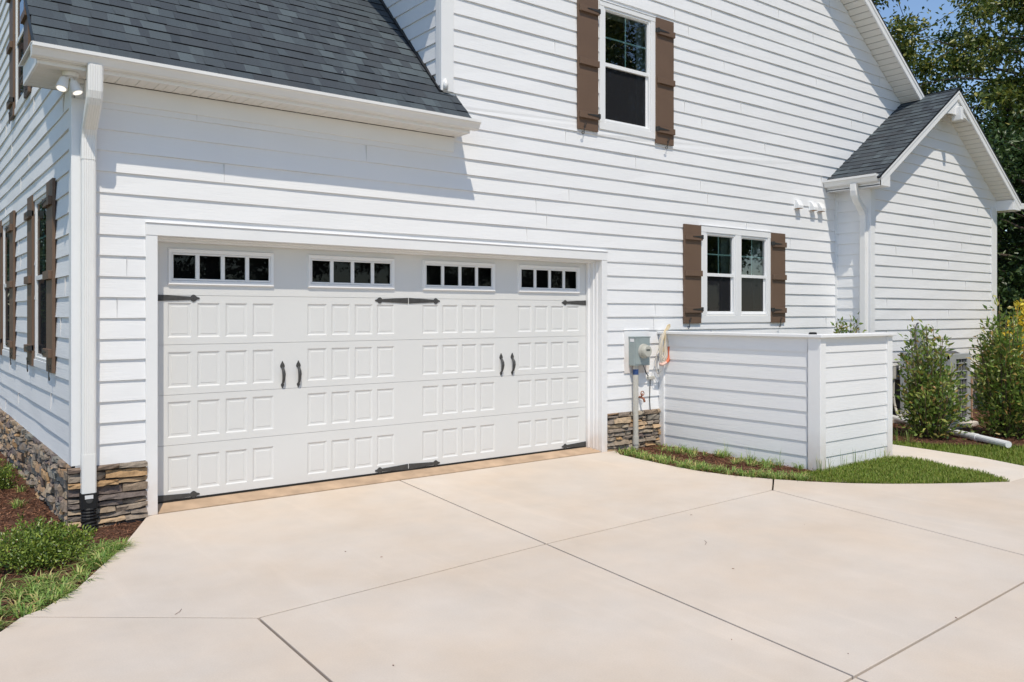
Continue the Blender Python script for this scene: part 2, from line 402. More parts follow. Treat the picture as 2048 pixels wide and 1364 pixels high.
sheet('driveway_subbase', [(-4.6, -15), (15, -15), (14.5, -5.2), (8, -4.2), (5.3, -2.5), (5.25, -.02), (0, -.02), (-.2, -.6), (-1.0, -2.1), (-4.0, -5.7)], -.064, M['earth'])
# sloped apron under the garage door
mb = MB(); mb.prism([(.0, -.006, -.02), (.0, -.006, .006), (.0, .30, .066), (.0, .30, -.02)], (5.334, 0, 0))
tag(mb.build('garage_threshold', M['threshold']), kind='structure')
# walkway
wn = [(7.865, -2.30), (8.02, -2.60), (7.98, -2.90), (7.79, -3.2), (7.80, -3.5), (7.471, -3.947)]
wf = [(8.5, -3.95), (8.55, -3.72), (8.78, -3.10), (8.86, -2.45), (8.90, -1.9), (8.9, -.05), (7.9, -.05)]
mb = MB(); q = inset(wn + wf, .004); mb.prism([(x, y, -.10) for x, y in q], (0, 0, .10))
tag(mb.build('walkway', M['walk'], bevel=.006), kind='structure')
# mulch beds and lawn patches
sheet('mulch_bed', [(-.65, .0), (-.09, -.0), (-.09, -.05)] + edge_l + [(-1.386, -2.29), (-2.2, -3.2), (-3.4, -3.2), (-3.4, 9), (-.65, 9)], -.032, M['mulch'])
patch = [(5.43, -.0), (5.405, -.30), (5.363, -.825), (5.335, -1.25), (5.344, -1.598), (5.44, -2.0), (5.614, -2.364)] + edge_r2 + wn[::-1][1:] + [(7.865, -2.2), (6.5, -2.2), (6.5, 0)]
sheet('screen_bed', patch, -.012, M['mulch'])
sheet('foundation_bed', [(9.25, -.0), (9.3, -1.5), (9.55, -2.2), (10.1, -2.75), (10.6, -3.4), (13, -3.6), (16.2, -2.2), (16.2, 3), (15.4, 3), (15.4, -.6), (10.7, -.6), (10.7, 0)], -.028, M['mulch'])

# ================================================================== HOUSE
H = empty('house', (0, 0, 0))
tag(H, 'white lap-sided two-storey house with grey shingle roofs, brown shutters and a double garage', 'house')
peak_x, peak_z, PS = 7.40, 9.73, .72          # main gable roof surface at the front rake
def rake_z(x): return peak_z - PS * abs(x - peak_x)
WALLTOP = .20                                  # wall line sits this far below the roof surface
zs = [Z0 + CRS * k for k in range(60)]
zs_f = [z for z in zs if z < 9.7]
garage_open = (-.0, 5.334, -1, 2.44)
win_up = (5.36, 6.24, 4.18, 5.69)
win_lo = (7.36, 8.83, 1.72, 2.93)
def f_lo(z): return -.645 if z < 4.05 else max(XCH, peak_x - (peak_z - WALLTOP - z) / PS)
def f_hi(z): return min(14.2, peak_x + (peak_z - WALLTOP - z) / PS)
siding('front_wall', FR, zs_f, f_lo, f_hi, [garage_open, win_up, win_lo], parent=H, seed=5)
# left gable wall
RS, RZ = 1.037, 4.185                          # garage roof surface z = RZ + RS*y
zl = [z + .005 for z in zs if z < 9.3]
l_open = [(1.24, 2.10, 1.27, 2.96), (4.15, 5.01, 1.27, 2.96), (2.84, 3.70, 4.20, 5.70)]
siding('side_wall', LF, zl, lambda z: max(.0, (z + .22 - RZ) / RS), lambda z: 9.5, l_open, parent=H, seed=9)
# cheek wall above the garage roof
siding('cheek_wall', CH, [z + .03 for z in zs if 4 < z < 6.2], lambda z: .0, lambda z: max(.02, (z - RZ) / RS + .02), parent=H, seed=3)
# bump-out
bz = [.66] + [.61 + CRS * k for k in range(1, 30)]
bump_cx, bump_pz, BSL = 13.03, 5.705, .676
siding('entry_wing_wall', BF, [z for z in bz if z < 5.7], lambda z: max(XB, bump_cx - (bump_pz - .12 - z) / BSL), lambda z: min(15.348, bump_cx + (bump_pz - .12 - z) / BSL), parent=H, seed=21)
siding('entry_wing_side_wall', BS, [z for z in bz if z < 3.85], lambda z: YB, lambda z: 0, parent=H, seed=22, joints=False)
mb = MB(); mb.box(15.2, 15.348, -.60, 4, .0, 3.9); mb.box(10.735, 15.34, -.595, -.58, -.1, .66); mb.box(10.715, 10.735, -.595, 0, -.1, .66)
mb.build('foundation', M['parge'], H)
# backing so nothing shows through the shell
mb = MB()
mb.box(-.63, .0, .03, .06, 0, 4); mb.box(5.34, 14, .03, .06, 0, 1.6); mb.box(-.05, 5.4, .32, .34, 0, 4.2)
mb.build('wall_backing', M['dark'], H)

# ---- corner boards, frieze
def board(name, W, u0, u1, z0, z1, w0=0, w1=.028, m='trim', parent=H, bevel=.003):
    mb = MB(); mb.wbox(W, u0, u1, w0, w1, z0, z1); return mb.build(name, M[m], parent, bevel=bevel)
board('corner_board', FR, -.675, -.575, .495, 3.54)
board('corner_board', LF, 0, .10, .495, 3.71, 0, .028)
board('corner_board', FR, XCH - .028, XCH + .135, 4.20, 6.3)
board('corner_board', CH, 0, .09, 4.26, 6.3, 0, .028)
board('corner_board', BF, XB - .026, XB + .105, .64, 3.78)
board('corner_board', BS, YB, YB + .13, .64, 3.78, 0, .026)
board('corner_board', BF, 15.12, 15.35, .64, 3.83)
board('corner_board', BS, -.05, -.002, .64, 3.78, 0, .022)
board('frieze_board', FR, -.575, 3.091, 3.545, 3.712, 0, .034)
# stone veneer
def stone_wall(name, W, u0, u1, z0, z1, seed, hmin=.05, hmax=.085, lmin=.12, lmax=.42, dep=(.03, .065)):
    rr = random.Random(seed); mb = MB()
    mb.wbox(W, u0, u1, .0, .018, z0, z1, 1)
    z = z0
    while z < z1 - .004:
        h = min(rr.uniform(hmin, hmax), z1 - z)
        if z1 - z - h < hmin * .6: h = z1 - z
        u = u0
        while u < u1 - .01:
            L = rr.uniform(lmin, lmax)
            if u1 - u - L < lmin * .6: L = u1 - u
            rows = [(z, h)]
            if h > .06 and L < .25 and rr.random() < .35: rows = [(z, h * .5), (z + h * .5, h * .5)]
            for (zz, hh) in rows:
                d = rr.uniform(*dep); nx, nz = max(2, int(L / .055)), 3
                tilt = rr.uniform(-.006, .006); ph = rr.uniform(0, 9); tw = rr.uniform(-.012, .012); tv = rr.uniform(-.014, .006)
                zrow = [0, rr.uniform(.06, .14), rr.uniform(.5, .75), 1]; idx = []
                top = [rr.uniform(-.006, .002) for _ in range(nx + 1)]; bot = [rr.uniform(-.002, .006) for _ in range(nx + 1)]
                for j in range(nz + 1):
                    row = []
                    for i in range(nx + 1):
                        a = 0 if i == 0 else (1 if i == nx else (i + rr.uniform(-.3, .3)) / nx); b = zrow[j]
                        back = (j in (0, nz)) or (i in (0, nx))
                        w_ = .010 if (j == 0) else d + tw * (a - .5) * 2 + tv * (b - .5) * 2 + rr.uniform(-.007, .007) - (rr.uniform(.002, .016) if back else 0)
                        zt = zz + .002 + (hh - .004) * b + tilt * (a - .5) * 2 + (top[i] if j == nz else (bot[i] if j <= 1 else 0))
                        ut = u + .002 + (L - .004) * a + (rr.uniform(-.004, .004) if back else 0)
                        row.append(mb.vert(W(min(max(ut, u0), u1), max(.010, w_), min(zt, z1 + .004))))
                    idx.append(row)
                ends = []
                for j in range(nz + 1):
                    for i in (0, nx):
                        q_ = mb.v[idx[j][i]]; ends.append(q_)
                for i in (0, nx):      # closed ends and ledge top run back to the wall
                    back_ = [mb.vert(W(min(max(u + (0.002 if i == 0 else L - .002), u0), u1), .008, zz + .002 + (hh - .004) * zrow[j])) for j in range(nz + 1)]
                    for j in range(nz):
                        mb.f.append((idx[j][i], idx[j + 1][i], back_[j + 1], back_[j])); mb.mi.append(0)
                bt = [mb.vert(W(min(max(u + L * i / nx, u0), u1), .008, min(zz + hh - .002, z1))) for i in range(nx + 1)]
                for i in range(nx):
                    mb.f.append((idx[nz][i], idx[nz][i + 1], bt[i + 1], bt[i])); mb.mi.append(0)
                for j in range(nz):
                    for i in range(nx):
                        mb.f.append((idx[j][i], idx[j][i + 1], idx[j + 1][i + 1], idx[j + 1][i])); mb.mi.append(0)
            u += L
        z += h
    return mb.build(name, [M['stone'], M['mortar']], H)
stone_wall('stone_base', FR, -.70, -.088, -.06, .483, 4, hmin=.04, hmax=.085, lmin=.14, lmax=.50)
stone_wall('stone_base', FR, 5.428, 6.47, -.06, .483, 8, hmin=.04, hmax=.085, lmin=.08, lmax=.30)
stone_wall('stone_base', LF, -.01, 8.5, -.06, .488, 12, hmin=.045, hmax=.085, lmin=.08, lmax=.30, dep=(.03, .075))

# ---- shingle roofs
def shingles(name, O, U, V, ulo, uhi, vmax, seed, expo=.145, parent=H, under=.02):
    """O origin at the eave, U along it, V up the slope (unit); ulo/uhi(v) give the ends"""
    rr = random.Random(seed); mb = MB(); O, U, V = Vector(O), Vector(U), Vector(V); N = U.cross(V).normalized()
    if N.z < 0: N = -N
    P = lambda u, v, h: O + U * u + V * v + N * h
    v = 0
    while v < vmax:
        v1 = min(v + expo, vmax); ve = v1 + .03
        a, b = ulo(v), uhi(v); u = a
        u -= rr.uniform(0, .2); sk = 0
        while u < b:
            L = rr.uniform(.07, .21); x0, x1 = max(u, a), min(u + L, b)
            u += L
            h = .009 + (.005 if rr.random() < .45 else 0); dz = rr.uniform(0, .004); s0 = sk; sk = rr.uniform(-.020, .020)
            l1, h1 = ulo(v1), uhi(v1)
            if x1 - x0 < .004: continue
            y0, y1 = min(max(x0 + s0, l1), h1), min(max(x1 + sk, l1), h1)
            if y1 - y0 < .003: continue
            mb.poly([P(x0, v - dz, h), P(x1, v - dz, h), P(y1, ve, .0008), P(y0, ve, .0008)])
            mb.poly([P(x0, v - dz, -.004), P(x1, v - dz, -.004), P(x1, v - dz, h), P(x0, v - dz, h)], 1)  # tab butts near black: the shadow line under each course, put into the colour
        v += expo
    # deck below
    mb.poly([P(ulo(0), 0, -.006), P(uhi(0), 0, -.006), P(uhi(vmax), vmax, -.006), P(ulo(vmax), vmax, -.006)], 1)
    mb.poly([P(ulo(0), 0, -.006 - under), P(uhi(0), 0, -.006 - under), P(uhi(vmax), vmax, -.006 - under), P(ulo(vmax), vmax, -.006 - under)], 1)
    for (e0, e1) in ((ulo, ulo), (uhi, uhi)):
        mb.poly([P(e0(0), 0, .005), P(e0(vmax), vmax, .005), P(e0(vmax), vmax, -.006 - under), P(e0(0), 0, -.006 - under)], 1)
    mb.poly([P(ulo(0), 0, .002), P(uhi(0), 0, .002), P(uhi(0), 0, -.006 - under), P(ulo(0), 0, -.006 - under)], 1)
    return mb.build(name, [M['roof'], M['drip_and_shade']], parent)
n_ = math.hypot(1, RS); EY = -.335
vs = lambda v: EY + v / n_
shingles('garage_roof', (0, EY, RZ + RS * EY), (1, 0, 0), (0, 1 / n_, RS / n_), lambda v: -.975,
         lambda v: (3.135 - .04 * max(0, vs(v) + .33)) if vs(v) < -.005 else XCH + .01, 7.6, 31)
mb = MB()   # rake trim of the garage roof, left end
mb.prism([(-.965, -.30, RZ + RS * -.30 - .035), (-.965, 5.0, RZ + RS * 5 - .035), (-.965, 5.0, RZ + RS * 5 - .15), (-.965, -.17, RZ + RS * -.17 - .15 - .02)], (.022, 0, 0))
mb.build('rake_board', M['drip_and_shade'], H)
mb = MB()
mb.prism([(-.945, .0, RZ - .16), (-.945, 5, RZ + RS * 5 - .16), (-.945, 5, RZ + RS * 5 - .13), (-.945, .0, RZ - .13)], (.31, 0, 0)); mb.build('rake_soffit', M['soffit'], H)
# flashing strip against the cheek wall
mb = MB(); mb.prism([(XCH - .05, -.02, RZ + .0), (XCH - .05, 5, RZ + RS * 5), (XCH - .05, 5, RZ + RS * 5 + .02), (XCH - .05, -.02, RZ + .02)], (.05, 0, 0))
mb.build('step_flashing', M['drip_and_shade'], H)
mb = MB(); mb.tube([(XCH + .02, -.034, 4.215), (XCH + .02, -.04, 4.27), (XCH + .02, -.036, 4.33)], [.03, .032, .01], 8)
mb.build('kickout_flashing', M['gutter'], H, smooth=True)

# main roof
mb_len = math.hypot(1, PS)
for s, nm in ((-1, 'main_roof'), (1, 'main_roof')):
    run = (peak_x - 2.56) if s < 0 else 5.9
    ex = peak_x + s * run; ez = peak_z - PS * run
    shingles(nm, (ex, -.385 if s < 0 else -.385, ez), (0, 1, 0), (-s / mb_len, 0, PS / mb_len), lambda v: 0, lambda v: 7.5, run * mb_len, 40 + s, expo=.145)
for s in (-1, 1):
    run = (peak_x - 2.58) if s < 0 else 5.6
    a = (peak_x, -.375, peak_z - .03); b = (peak_x + s * run, -.375, peak_z - PS * run - .03)
    mb = MB(); mb.prism([a, b, (b[0], b[1], b[2] - .17), (a[0], a[1], a[2] - .17)], (0, .025, 0)); mb.build('rake_board', M['trim'], H, bevel=.003)
    mb = MB(); mb.prism([(a[0], -.385, a[2] + .012), (b[0], -.385, b[2] + .012), (b[0], -.385, b[2] - .055), (a[0], -.385, a[2] - .055)], (0, .0095, 0)); mb.build('rake_moulding', M['trim'], H)
    # vented rake soffit with grooves across
    mb = MB(); k = 0; st = .105
    while k * st < run:
        x0 = k * st; x1 = min(run, x0 + st - .020)
        zz = lambda x: peak_z - PS * x - .19
        mb.hexa([(peak_x + s * x0, -.35, zz(x0)), (peak_x + s * x1, -.35, zz(x1)), (peak_x + s * x1, .02, zz(x1)), (peak_x + s * x0, .02, zz(x0)),
                 (peak_x + s * x0, -.35, zz(x0) + .012), (peak_x + s * x1, -.35, zz(x1) + .012), (peak_x + s * x1, .02, zz(x1) + .012), (peak_x + s * x0, .02, zz(x0) + .012)])
        k += 1
    mb.hexa([(peak_x, -.35, zz(0) + .0118), (peak_x + s * run, -.35, zz(run) + .0118), (peak_x + s * run, .02, zz(run) + .0118), (peak_x, .02, zz(0) + .0118),
             (peak_x, -.35, zz(0) + .02), (peak_x + s * run, -.35, zz(run) + .02), (peak_x + s * run, .02, zz(run) + .02), (peak_x, .02, zz(0) + .02)])
    mb.mi[-6:] = [1] * 6; mb.build('rake_soffit', [M['soffit'], M['groove']], H)
# left eave of the main roof (casts the shade on the cheek wall)
mb = MB(); mb.box(2.575, 2.6, -.37, 6.5, 6.08, 6.24); mb.box(2.6, 2.96, -.37, 6.5, 6.09, 6.105); mb.box(2.6, 2.96, -.372, -.345, 6.105, 6.5)
mb.build('eave_box', M['trim'], H)

# ---- garage eave: soffit, fascia, gutter
mb = MB(); x = -.655
while x < 3.1:
    x1 = min(x + .148, 3.1); mb.box(x, x1, -.284, .0, 3.708, 3.718); mb.box(x1, x1 + .006, -.284, 0, 3.713, 3.72)
    mb.box(x + .067, x + .082, -.284, 0, 3.7055, 3.7085); mb.box(x + .064, x + .085, -.012, .0, 3.7035, 3.7055, 1); x += .154
mb.box(-.57, 3.09, -.0375, -.0345, 3.7015, 3.7075, 1)  # dark strip painted in for the shadow gap between soffit and frieze
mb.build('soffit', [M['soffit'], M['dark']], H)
mb = MB(); y = -.284
while y < .5:
    mb.box(-.94, -.655, y, min(y + .10, .5), 3.708, 3.72); y += .106
mb.box(-.93, -.66, -.28, .5, 3.714, 3.722)
mb.build('return_soffit', M['soffit'], H)
mb = MB(); mb.box(-.94, 3.1, -.304, -.284, 3.704, 3.85); mb.build('fascia', M['trim'], H, bevel=.003)
mb = MB(); mb.box(-.958, -.94, -.304, .5, 3.704, 3.872); mb.box(-.94, -.655, .482, .5, 3.708, 3.872); mb.build('return_box', M['trim'], H, bevel=.003)
mb = MB(); mb.prism([(-.990, -.26, 3.868), (-.990, .53, 3.868), (-.990, .53, 3.880), (-.990, -.26, 3.880)], (.05, 0, .02)); mb.build('return_cap', M['soffit'], H)
mb = MB(); mb.box(3.1, 3.115, -.304, .0, 3.704, 3.86)
mb.prism([(3.1, -.304, 3.86), (3.1, 0, 3.86), (3.1, 0, RZ - .03), (3.1, -.304, RZ + RS * -.304 - .03)], (.015, 0, 0)); mb.build('eave_end', M['trim'], H)
def gutter(name, prof, a, b, along):
    mb = MB(); A, B = Vector(a), Vector(b)
    th = .003
    def pt(base, q, w_=0): return base + along(q[0], q[1])
    for i in range(len(prof) - 1):
        p, q = prof[i], prof[i + 1]
        mb.poly([pt(A, p), pt(B, p), pt(B, q), pt(A, q)])
        dx, dz = q[0] - p[0], q[1] - p[1]; L = math.hypot(dx, dz); nx, nz = -dz / L * th, dx / L * th
        p2, q2 = (p[0] - nx, p[1] - nz), (q[0] - nx, q[1] - nz)
        mb.poly([pt(A, p2), pt(B, p2), pt(B, q2), pt(A, q2)])
    n = len(prof)
    for Bs in (A, B):
        mb.poly([pt(Bs, p) for p in prof])
    return mb.build(name, M['gutter'], H)
KP = [(0, .095), (0, 0), (.050, 0), (.066, .012), (.078, .034), (.092, .056), (.104, .066), (.112, .070), (.112, .098), (.103, .101), (.100, .094)]
gutter('gutter', KP, (-1.0, -.305, 3.738), (3.187, -.305, 3.738), lambda d, z: Vector((0, -d, z)))

# ---- downspout (profiled rectangular pipe)
def rect_tube(mb, pts, hx, hy, ribs=True):
    """pts: list of centre + (ax, ay) local axes kept along world x / profile normal"""
    rings = []
    for (c, nrm) in pts:
        c = Vector(c); nrm = Vector(nrm).normalized()
        ring = []
        prof = []
        ch = .012
        prof = [(-hx + ch, -hy), (hx - ch, -hy), (hx, -hy + ch), (hx, hy - ch), (hx - ch, hy), (-hx + ch, hy), (-hx, hy - ch), (-hx, -hy + ch)]
        if ribs:
            front = []
            k = 5
            for i in range(k):
                xa = -hx + ch + (2 * hx - 2 * ch) * (i + .2) / k; xb = -hx + ch + (2 * hx - 2 * ch) * (i + .8) / k
                xm = (xa + xb) / 2; front += [(xa, hy), (xm, hy - .0022), (xb, hy)]
            prof = [(-hx + ch, -hy), (hx - ch, -hy), (hx, -hy + ch), (hx, hy - ch)] + front[::-1] + [(-hx, hy - ch), (-hx, -hy + ch)]
        for (a, b) in prof: ring.append(mb.vert(c + Vector((1, 0, 0)) * a + nrm * b))
        rings.append(ring)
    n = len(rings[0])
    for k in range(len(rings) - 1):
        for q in range(n):
            j = (q + 1) % n; mb.f.append((rings[k][q], rings[k][j], rings[k + 1][j], rings[k + 1][q])); mb.mi.append(0)
    mb.f.append(tuple(rings[-1])); mb.mi.append(0); mb.f.append(tuple(rings[0][::-1])); mb.mi.append(0)
DX = -.556
mb = MB()
rect_tube(mb, [((DX, -.078, .58), (0, -1, 0)), ((DX, -.078, 3.055), (0, -1, 0))], .053, .042)
ds = mb.build('downspout', M['gutter'], H)
mb = MB()
F_ = (0, -1, 0)
rect_tube(mb, [((DX, -.078, 3.03), F_), ((DX, -.078, 3.20), F_), ((DX, -.085, 3.24), (0, -1, -.25)), ((DX, -.11, 3.29), (0, -1, -.55)), ((DX, -.30, 3.46), (0, -.8, -.65)),
               ((DX, -.325, 3.50), (0, -1, -.45)), ((DX, -.338, 3.545), (0, -1, -.15)), ((DX, -.34, 3.60), F_), ((DX, -.345, 3.748), F_)], .056, .045)
mb.build('downspout_elbow', M['gutter'], ds)
mb = MB(); rect_tube(mb, [((DX, -.078, .255), F_), ((DX, -.078, .595), F_)], .055, .044, False); mb.build('downspout_shoe', M['gutter'], ds)
mb = MB(); rect_tube(mb, [((DX, -.082, .15), F_), ((DX, -.082, .275), F_)], .062, .052, False)
pp = []; rr_ = []
for i in range(17):
    z = .155 - i * .0125
    pp.append((DX + .0 + max(0, i - 9) * .002, -.085 - max(0, i - 8) * .004, z)); rr_.append(.062 if i % 2 else .052)
mb.tube(pp, rr_, 14)
bl = mb.build('drain_adapter', M['blackp'], ds)
mb = MB(); mb.box(DX - .036, DX + .026, -.1375, -.1345, .232, .262); mb.build('adapter_label', M['label'], ds)
mb = MB(); mb.prism([(DX - .03 + .027 * (1 - math.cos(t)), -.1375, .225 - .03 * math.sin(t)) for t in [math.pi * k / 8 for k in range(9)]], (0, .003, 0)); mb.build('adapter_tab', M['iron2'], ds)

# ---- garage door surround
board('door_casing', FR, -.098, .0, .0, 2.44, .0, .030)
board('door_casing', FR, 5.334, 5.43, .0, 2.44, .0, .030)
board('door_casing', FR, -.098, 5.43, 2.44, 2.545, .0, .034)
mb = MB(); mb.prism([(-.10, 0, 2.545), (-.10, -.040, 2.545), (-.10, -.044, 2.552), (-.10, 0, 2.562)], (5.532, 0, 0)); mb.build('drip_cap', M['trim'], H)
mb = MB(); mb.box(-.02, .0, -.0, .20, .02, 2.46); mb.box(-.0, .012, .12, .197, .05, 2.44); mb.build('door_jamb', M['trim'], H)
mb = MB(); mb.box(5.334, 5.354, 0, .22, .0, 2.46); mb.box(5.318, 5.334, .05, .095, .02, 2.44); mb.box(5.30, 5.334, .095, .197, .03, 2.44); mb.box(5.265, 5.30, .155, .197, .04, 2.44)
mb.build('door_jamb', M['trim'], H, bevel=.003)
mb = MB(); mb.box(0, 5.334, .0, .22, 2.44, 2.46); mb.box(.0, 5.30, .05, .10, 2.425, 2.44); mb.box(0, 5.30, .10, .197, 2.405, 2.44); mb.build('door_header', M['trim'], H, bevel=.003)

# ---- garage door
GD = empty('garage_door', (0, 0, 0)); GD.parent = H
DY = .20
joints = [.064, .559, 1.017, 1.474, 1.926, 2.43]
gx = [.142, 1.482, 2.826, 4.162]; PW, PP = .2085, .2605
def door_section(z0, z1, pz0, pz1):
    mb = MB(); x0, x1 = .0, 5.30; y = DY; d = .009; bv = .013
    xs = []
    for gxx in gx:
        for k in range(4): xs.append((gxx + k * PP, gxx + k * PP + PW))
    z0 += .0014; z1 -= .0014
    q = lambda a, b, c, e: mb.poly([(a, y, c), (b, y, c), (b, y, e), (a, y, e)])
    q(x0, x1, z0, pz0); q(x0, x1, pz1, z1)
    prev = x0
    for (a, b) in xs:
        q(prev, a, pz0, pz1); prev = b
        o = [(a, y, pz0), (b, y, pz0), (b, y, pz1), (a, y, pz1)]
        i_ = [(a + bv, y + d, pz0 + bv), (b - bv, y + d, pz0 + bv), (b - bv, y + d, pz1 - bv), (a + bv, y + d, pz1 - bv)]
        for k in range(4):
            j = (k + 1) % 4; mb.poly([o[k], o[j], i_[j], i_[k]])
        m2 = [(a + bv + .018, y + d, pz0 + bv + .018), (b - bv - .018, y + d, pz0 + bv + .018), (b - bv - .018, y + d, pz1 - bv - .018), (a + bv + .018, y + d, pz1 - bv - .018)]
        r2 = [(p[0] + (.004 if k in (0, 3) else -.004), y + d - .003, p[2] + (.004 if k < 2 else -.004)) for k, p in enumerate(m2)]
        for k in range(4):
            j = (k + 1) % 4; mb.poly([i_[k], i_[j], m2[j], m2[k]]); mb.poly([m2[k], m2[j], r2[j], r2[k]])
        mb.poly(r2)
    q(prev, x1, pz0, pz1)
    mb.poly([(x0, y, z0), (x1, y, z0), (x1, y + .03, z0), (x0, y + .03, z0)]); mb.poly([(x0, y, z1), (x1, y, z1), (x1, y + .03, z1), (x0, y + .03, z1)])
    return mb.build('door_section', M['door'], GD)
for (z0, z1, a, b) in ((.064, .559, .139, .458), (.559, 1.017, .628, .954), (1.017, 1.474, 1.083, 1.407), (1.474, 1.926, 1.540, 1.856)): door_section(z0, z1, a, b)
# top section, openings for the glazing
mb = MB(); y = DY; wx = [(g_ - .004, g_ + .990) for g_ in gx]
q = lambda a, b, c, e: mb.poly([(a, y, c), (b, y, c), (b, y, e), (a, y, e)])
q(0, 5.30, 1.9274, 2.045); q(0, 5.30, 2.33, 2.44); pv = 0
for (a, b) in wx: q(pv, a + .04, 2.045, 2.33); pv = b - .04
q(pv, 5.30, 2.045, 2.33)
mb.poly([(0, y, 1.9274), (5.30, y, 1.9274), (5.30, y + .03, 1.9274), (0, y + .03, 1.9274)])
mb.build('door_section', M['door'], GD)
mb = MB(); mb.box(0, 5.3, DY + .022, DY + .04, .06, 1.93); mb.build('section_backing', M['caulk'], GD)
mb = MB(); mb.box(.0, 5.30, DY - .004, DY + .03, .036, .062); mb.box(0, 5.3, DY - .010, DY + .02, .050, .056); mb.build('bottom_seal', M['seal'], GD)
for (a, b) in wx:
    mb = MB(); zb, zt = 2.018, 2.355
    fw = .045
    # outer moulding: bevelled frame proud of the door
    o = [(a, DY, zb), (b, DY, zb), (b, DY, zt), (a, DY, zt)]
    m1 = [(a + .008, DY - .022, zb + .008), (b - .008, DY - .022, zb + .008), (b - .008, DY - .022, zt - .008), (a + .008, DY - .022, zt - .008)]
    m2 = [(a + fw - .012, DY - .018, zb + fw - .006), (b - fw + .012, DY - .018, zb + fw - .006), (b - fw + .012, DY - .018, zt - fw + .008), (a + fw - .012, DY - .018, zt - fw + .008)]
    m3 = [(a + fw - .006, DY - .004, zb + fw), (b - fw + .006, DY - .004, zb + fw), (b - fw + .006, DY - .004, zt - fw), (a + fw - .006, DY - .004, zt - fw)]
    for A_, B_ in ((o, m1), (m1, m2), (m2, m3)):
        for k in range(4):
            j = (k + 1) % 4; mb.poly([A_[k], A_[j], B_[j], B_[k]])
    mb.build('window_frame', M['vinyl'], GD)
    mb = MB(); ia, ib, iz0, iz1 = a + fw - .006, b - fw + .006, zb + fw, zt - fw
    mb.box(ia, ib, DY - .012, DY + .01, iz0, iz0 + .016); mb.box(ia, ib, DY - .012, DY + .01, iz1 - .014, iz1)
    pw = (ib - ia - .024 - 3 * .037) / 4; xx = ia
    mb.box(ia, ia + .012, DY - .012, DY + .01, iz0 + .016, iz1 - .014); mb.box(ib - .012, ib, DY - .012, DY + .01, iz0 + .016, iz1 - .014)
    panes = []
    for k in range(4):
        p0 = ia + .012 + k * (pw + .037); panes.append((p0, p0 + pw))
        if k < 3: mb.box(p0 + pw, p0 + pw + .037, DY - .012, DY + .01, iz0 + .016, iz1 - .014)
    mb.build('window_grille', M['vinyl'], GD, bevel=.003)
    mb = MB()
    for p0, p1 in panes: mb.poly([(p0, DY + .004, iz0 + .016), (p1, DY + .004, iz0 + .016), (p1, DY + .004, iz1 - .014), (p0, DY + .004, iz1 - .014)])
    mb.build('window_pane', M['dglass'], GD)
# strap hinges
def strap(x0, x1, zc, taper=True):
    d = 1 if x1 > x0 else -1; L = abs(x1 - x0)
    P2 = [(0, .031), (L - .098, .0165), (L - .085, .014), (L - .078, .022), (L - .062, .033), (L - .045, .030), (L - .030, .016), (L - .018, .010), (L - .006, .008), (L, .0)]
    out = [(x0 + d * a, zc + b) for a, b in P2] + [(x0 + d * a, zc - b) for a, b in P2[:-1][::-1]]
    mb = MB(); mb.prism([(a, DY - .007, b) for a, b in out], (0, .0068, 0))
    for fx in (.02, .12, .22, L - .06): mb.tube([(x0 + d * fx, DY - .009, zc), (x0 + d * fx, DY - .006, zc)], .006, 8)
    return mb.build('strap_hinge', M['iron2'], GD)
for z in (1.900, .088):
    strap(.005, .425, z); strap(2.640, 2.238, z); strap(2.652, 3.052, z); strap(5.262, 4.855, z)
def handle(x):
    mb = MB(); z0, z1 = 1.022, 1.292
    sp = [(0, z1), (.010, z1 - .02), (.017, z1 - .032), (.023, z1 - .048), (.021, z1 - .060), (.012, z1 - .070)]
    mb.prism([(x + a, DY - .008, b) for a, b in sp] + [(x - a, DY - .008, b) for a, b in sp[:0:-1]], (0, .0078, 0))
    sp = [(0, z0), (.009, z0 + .016), (.016, z0 + .032), (.013, z0 + .042), (.008, z0 + .048)]
    mb.prism([(x + a, DY - .008, b) for a, b in sp] + [(x - a, DY - .008, b) for a, b in sp[:0:-1]], (0, .0078, 0))
    pts = [(x, DY - .006, z1 - .062), (x, DY - .022, z1 - .078), (x, DY - .040, z1 - .105), (x, DY - .045, z1 - .135), (x, DY - .040, z1 - .170), (x, DY - .026, z0 + .060), (x, DY - .006, z0 + .044)]
    mb.tube(pts, [.010, .013, .0165, .0175, .0155, .012, .008], 10)
    return mb.build('door_handle', M['iron2'], GD)
for x in (1.219, 1.384, 3.905, 4.072): handle(x)

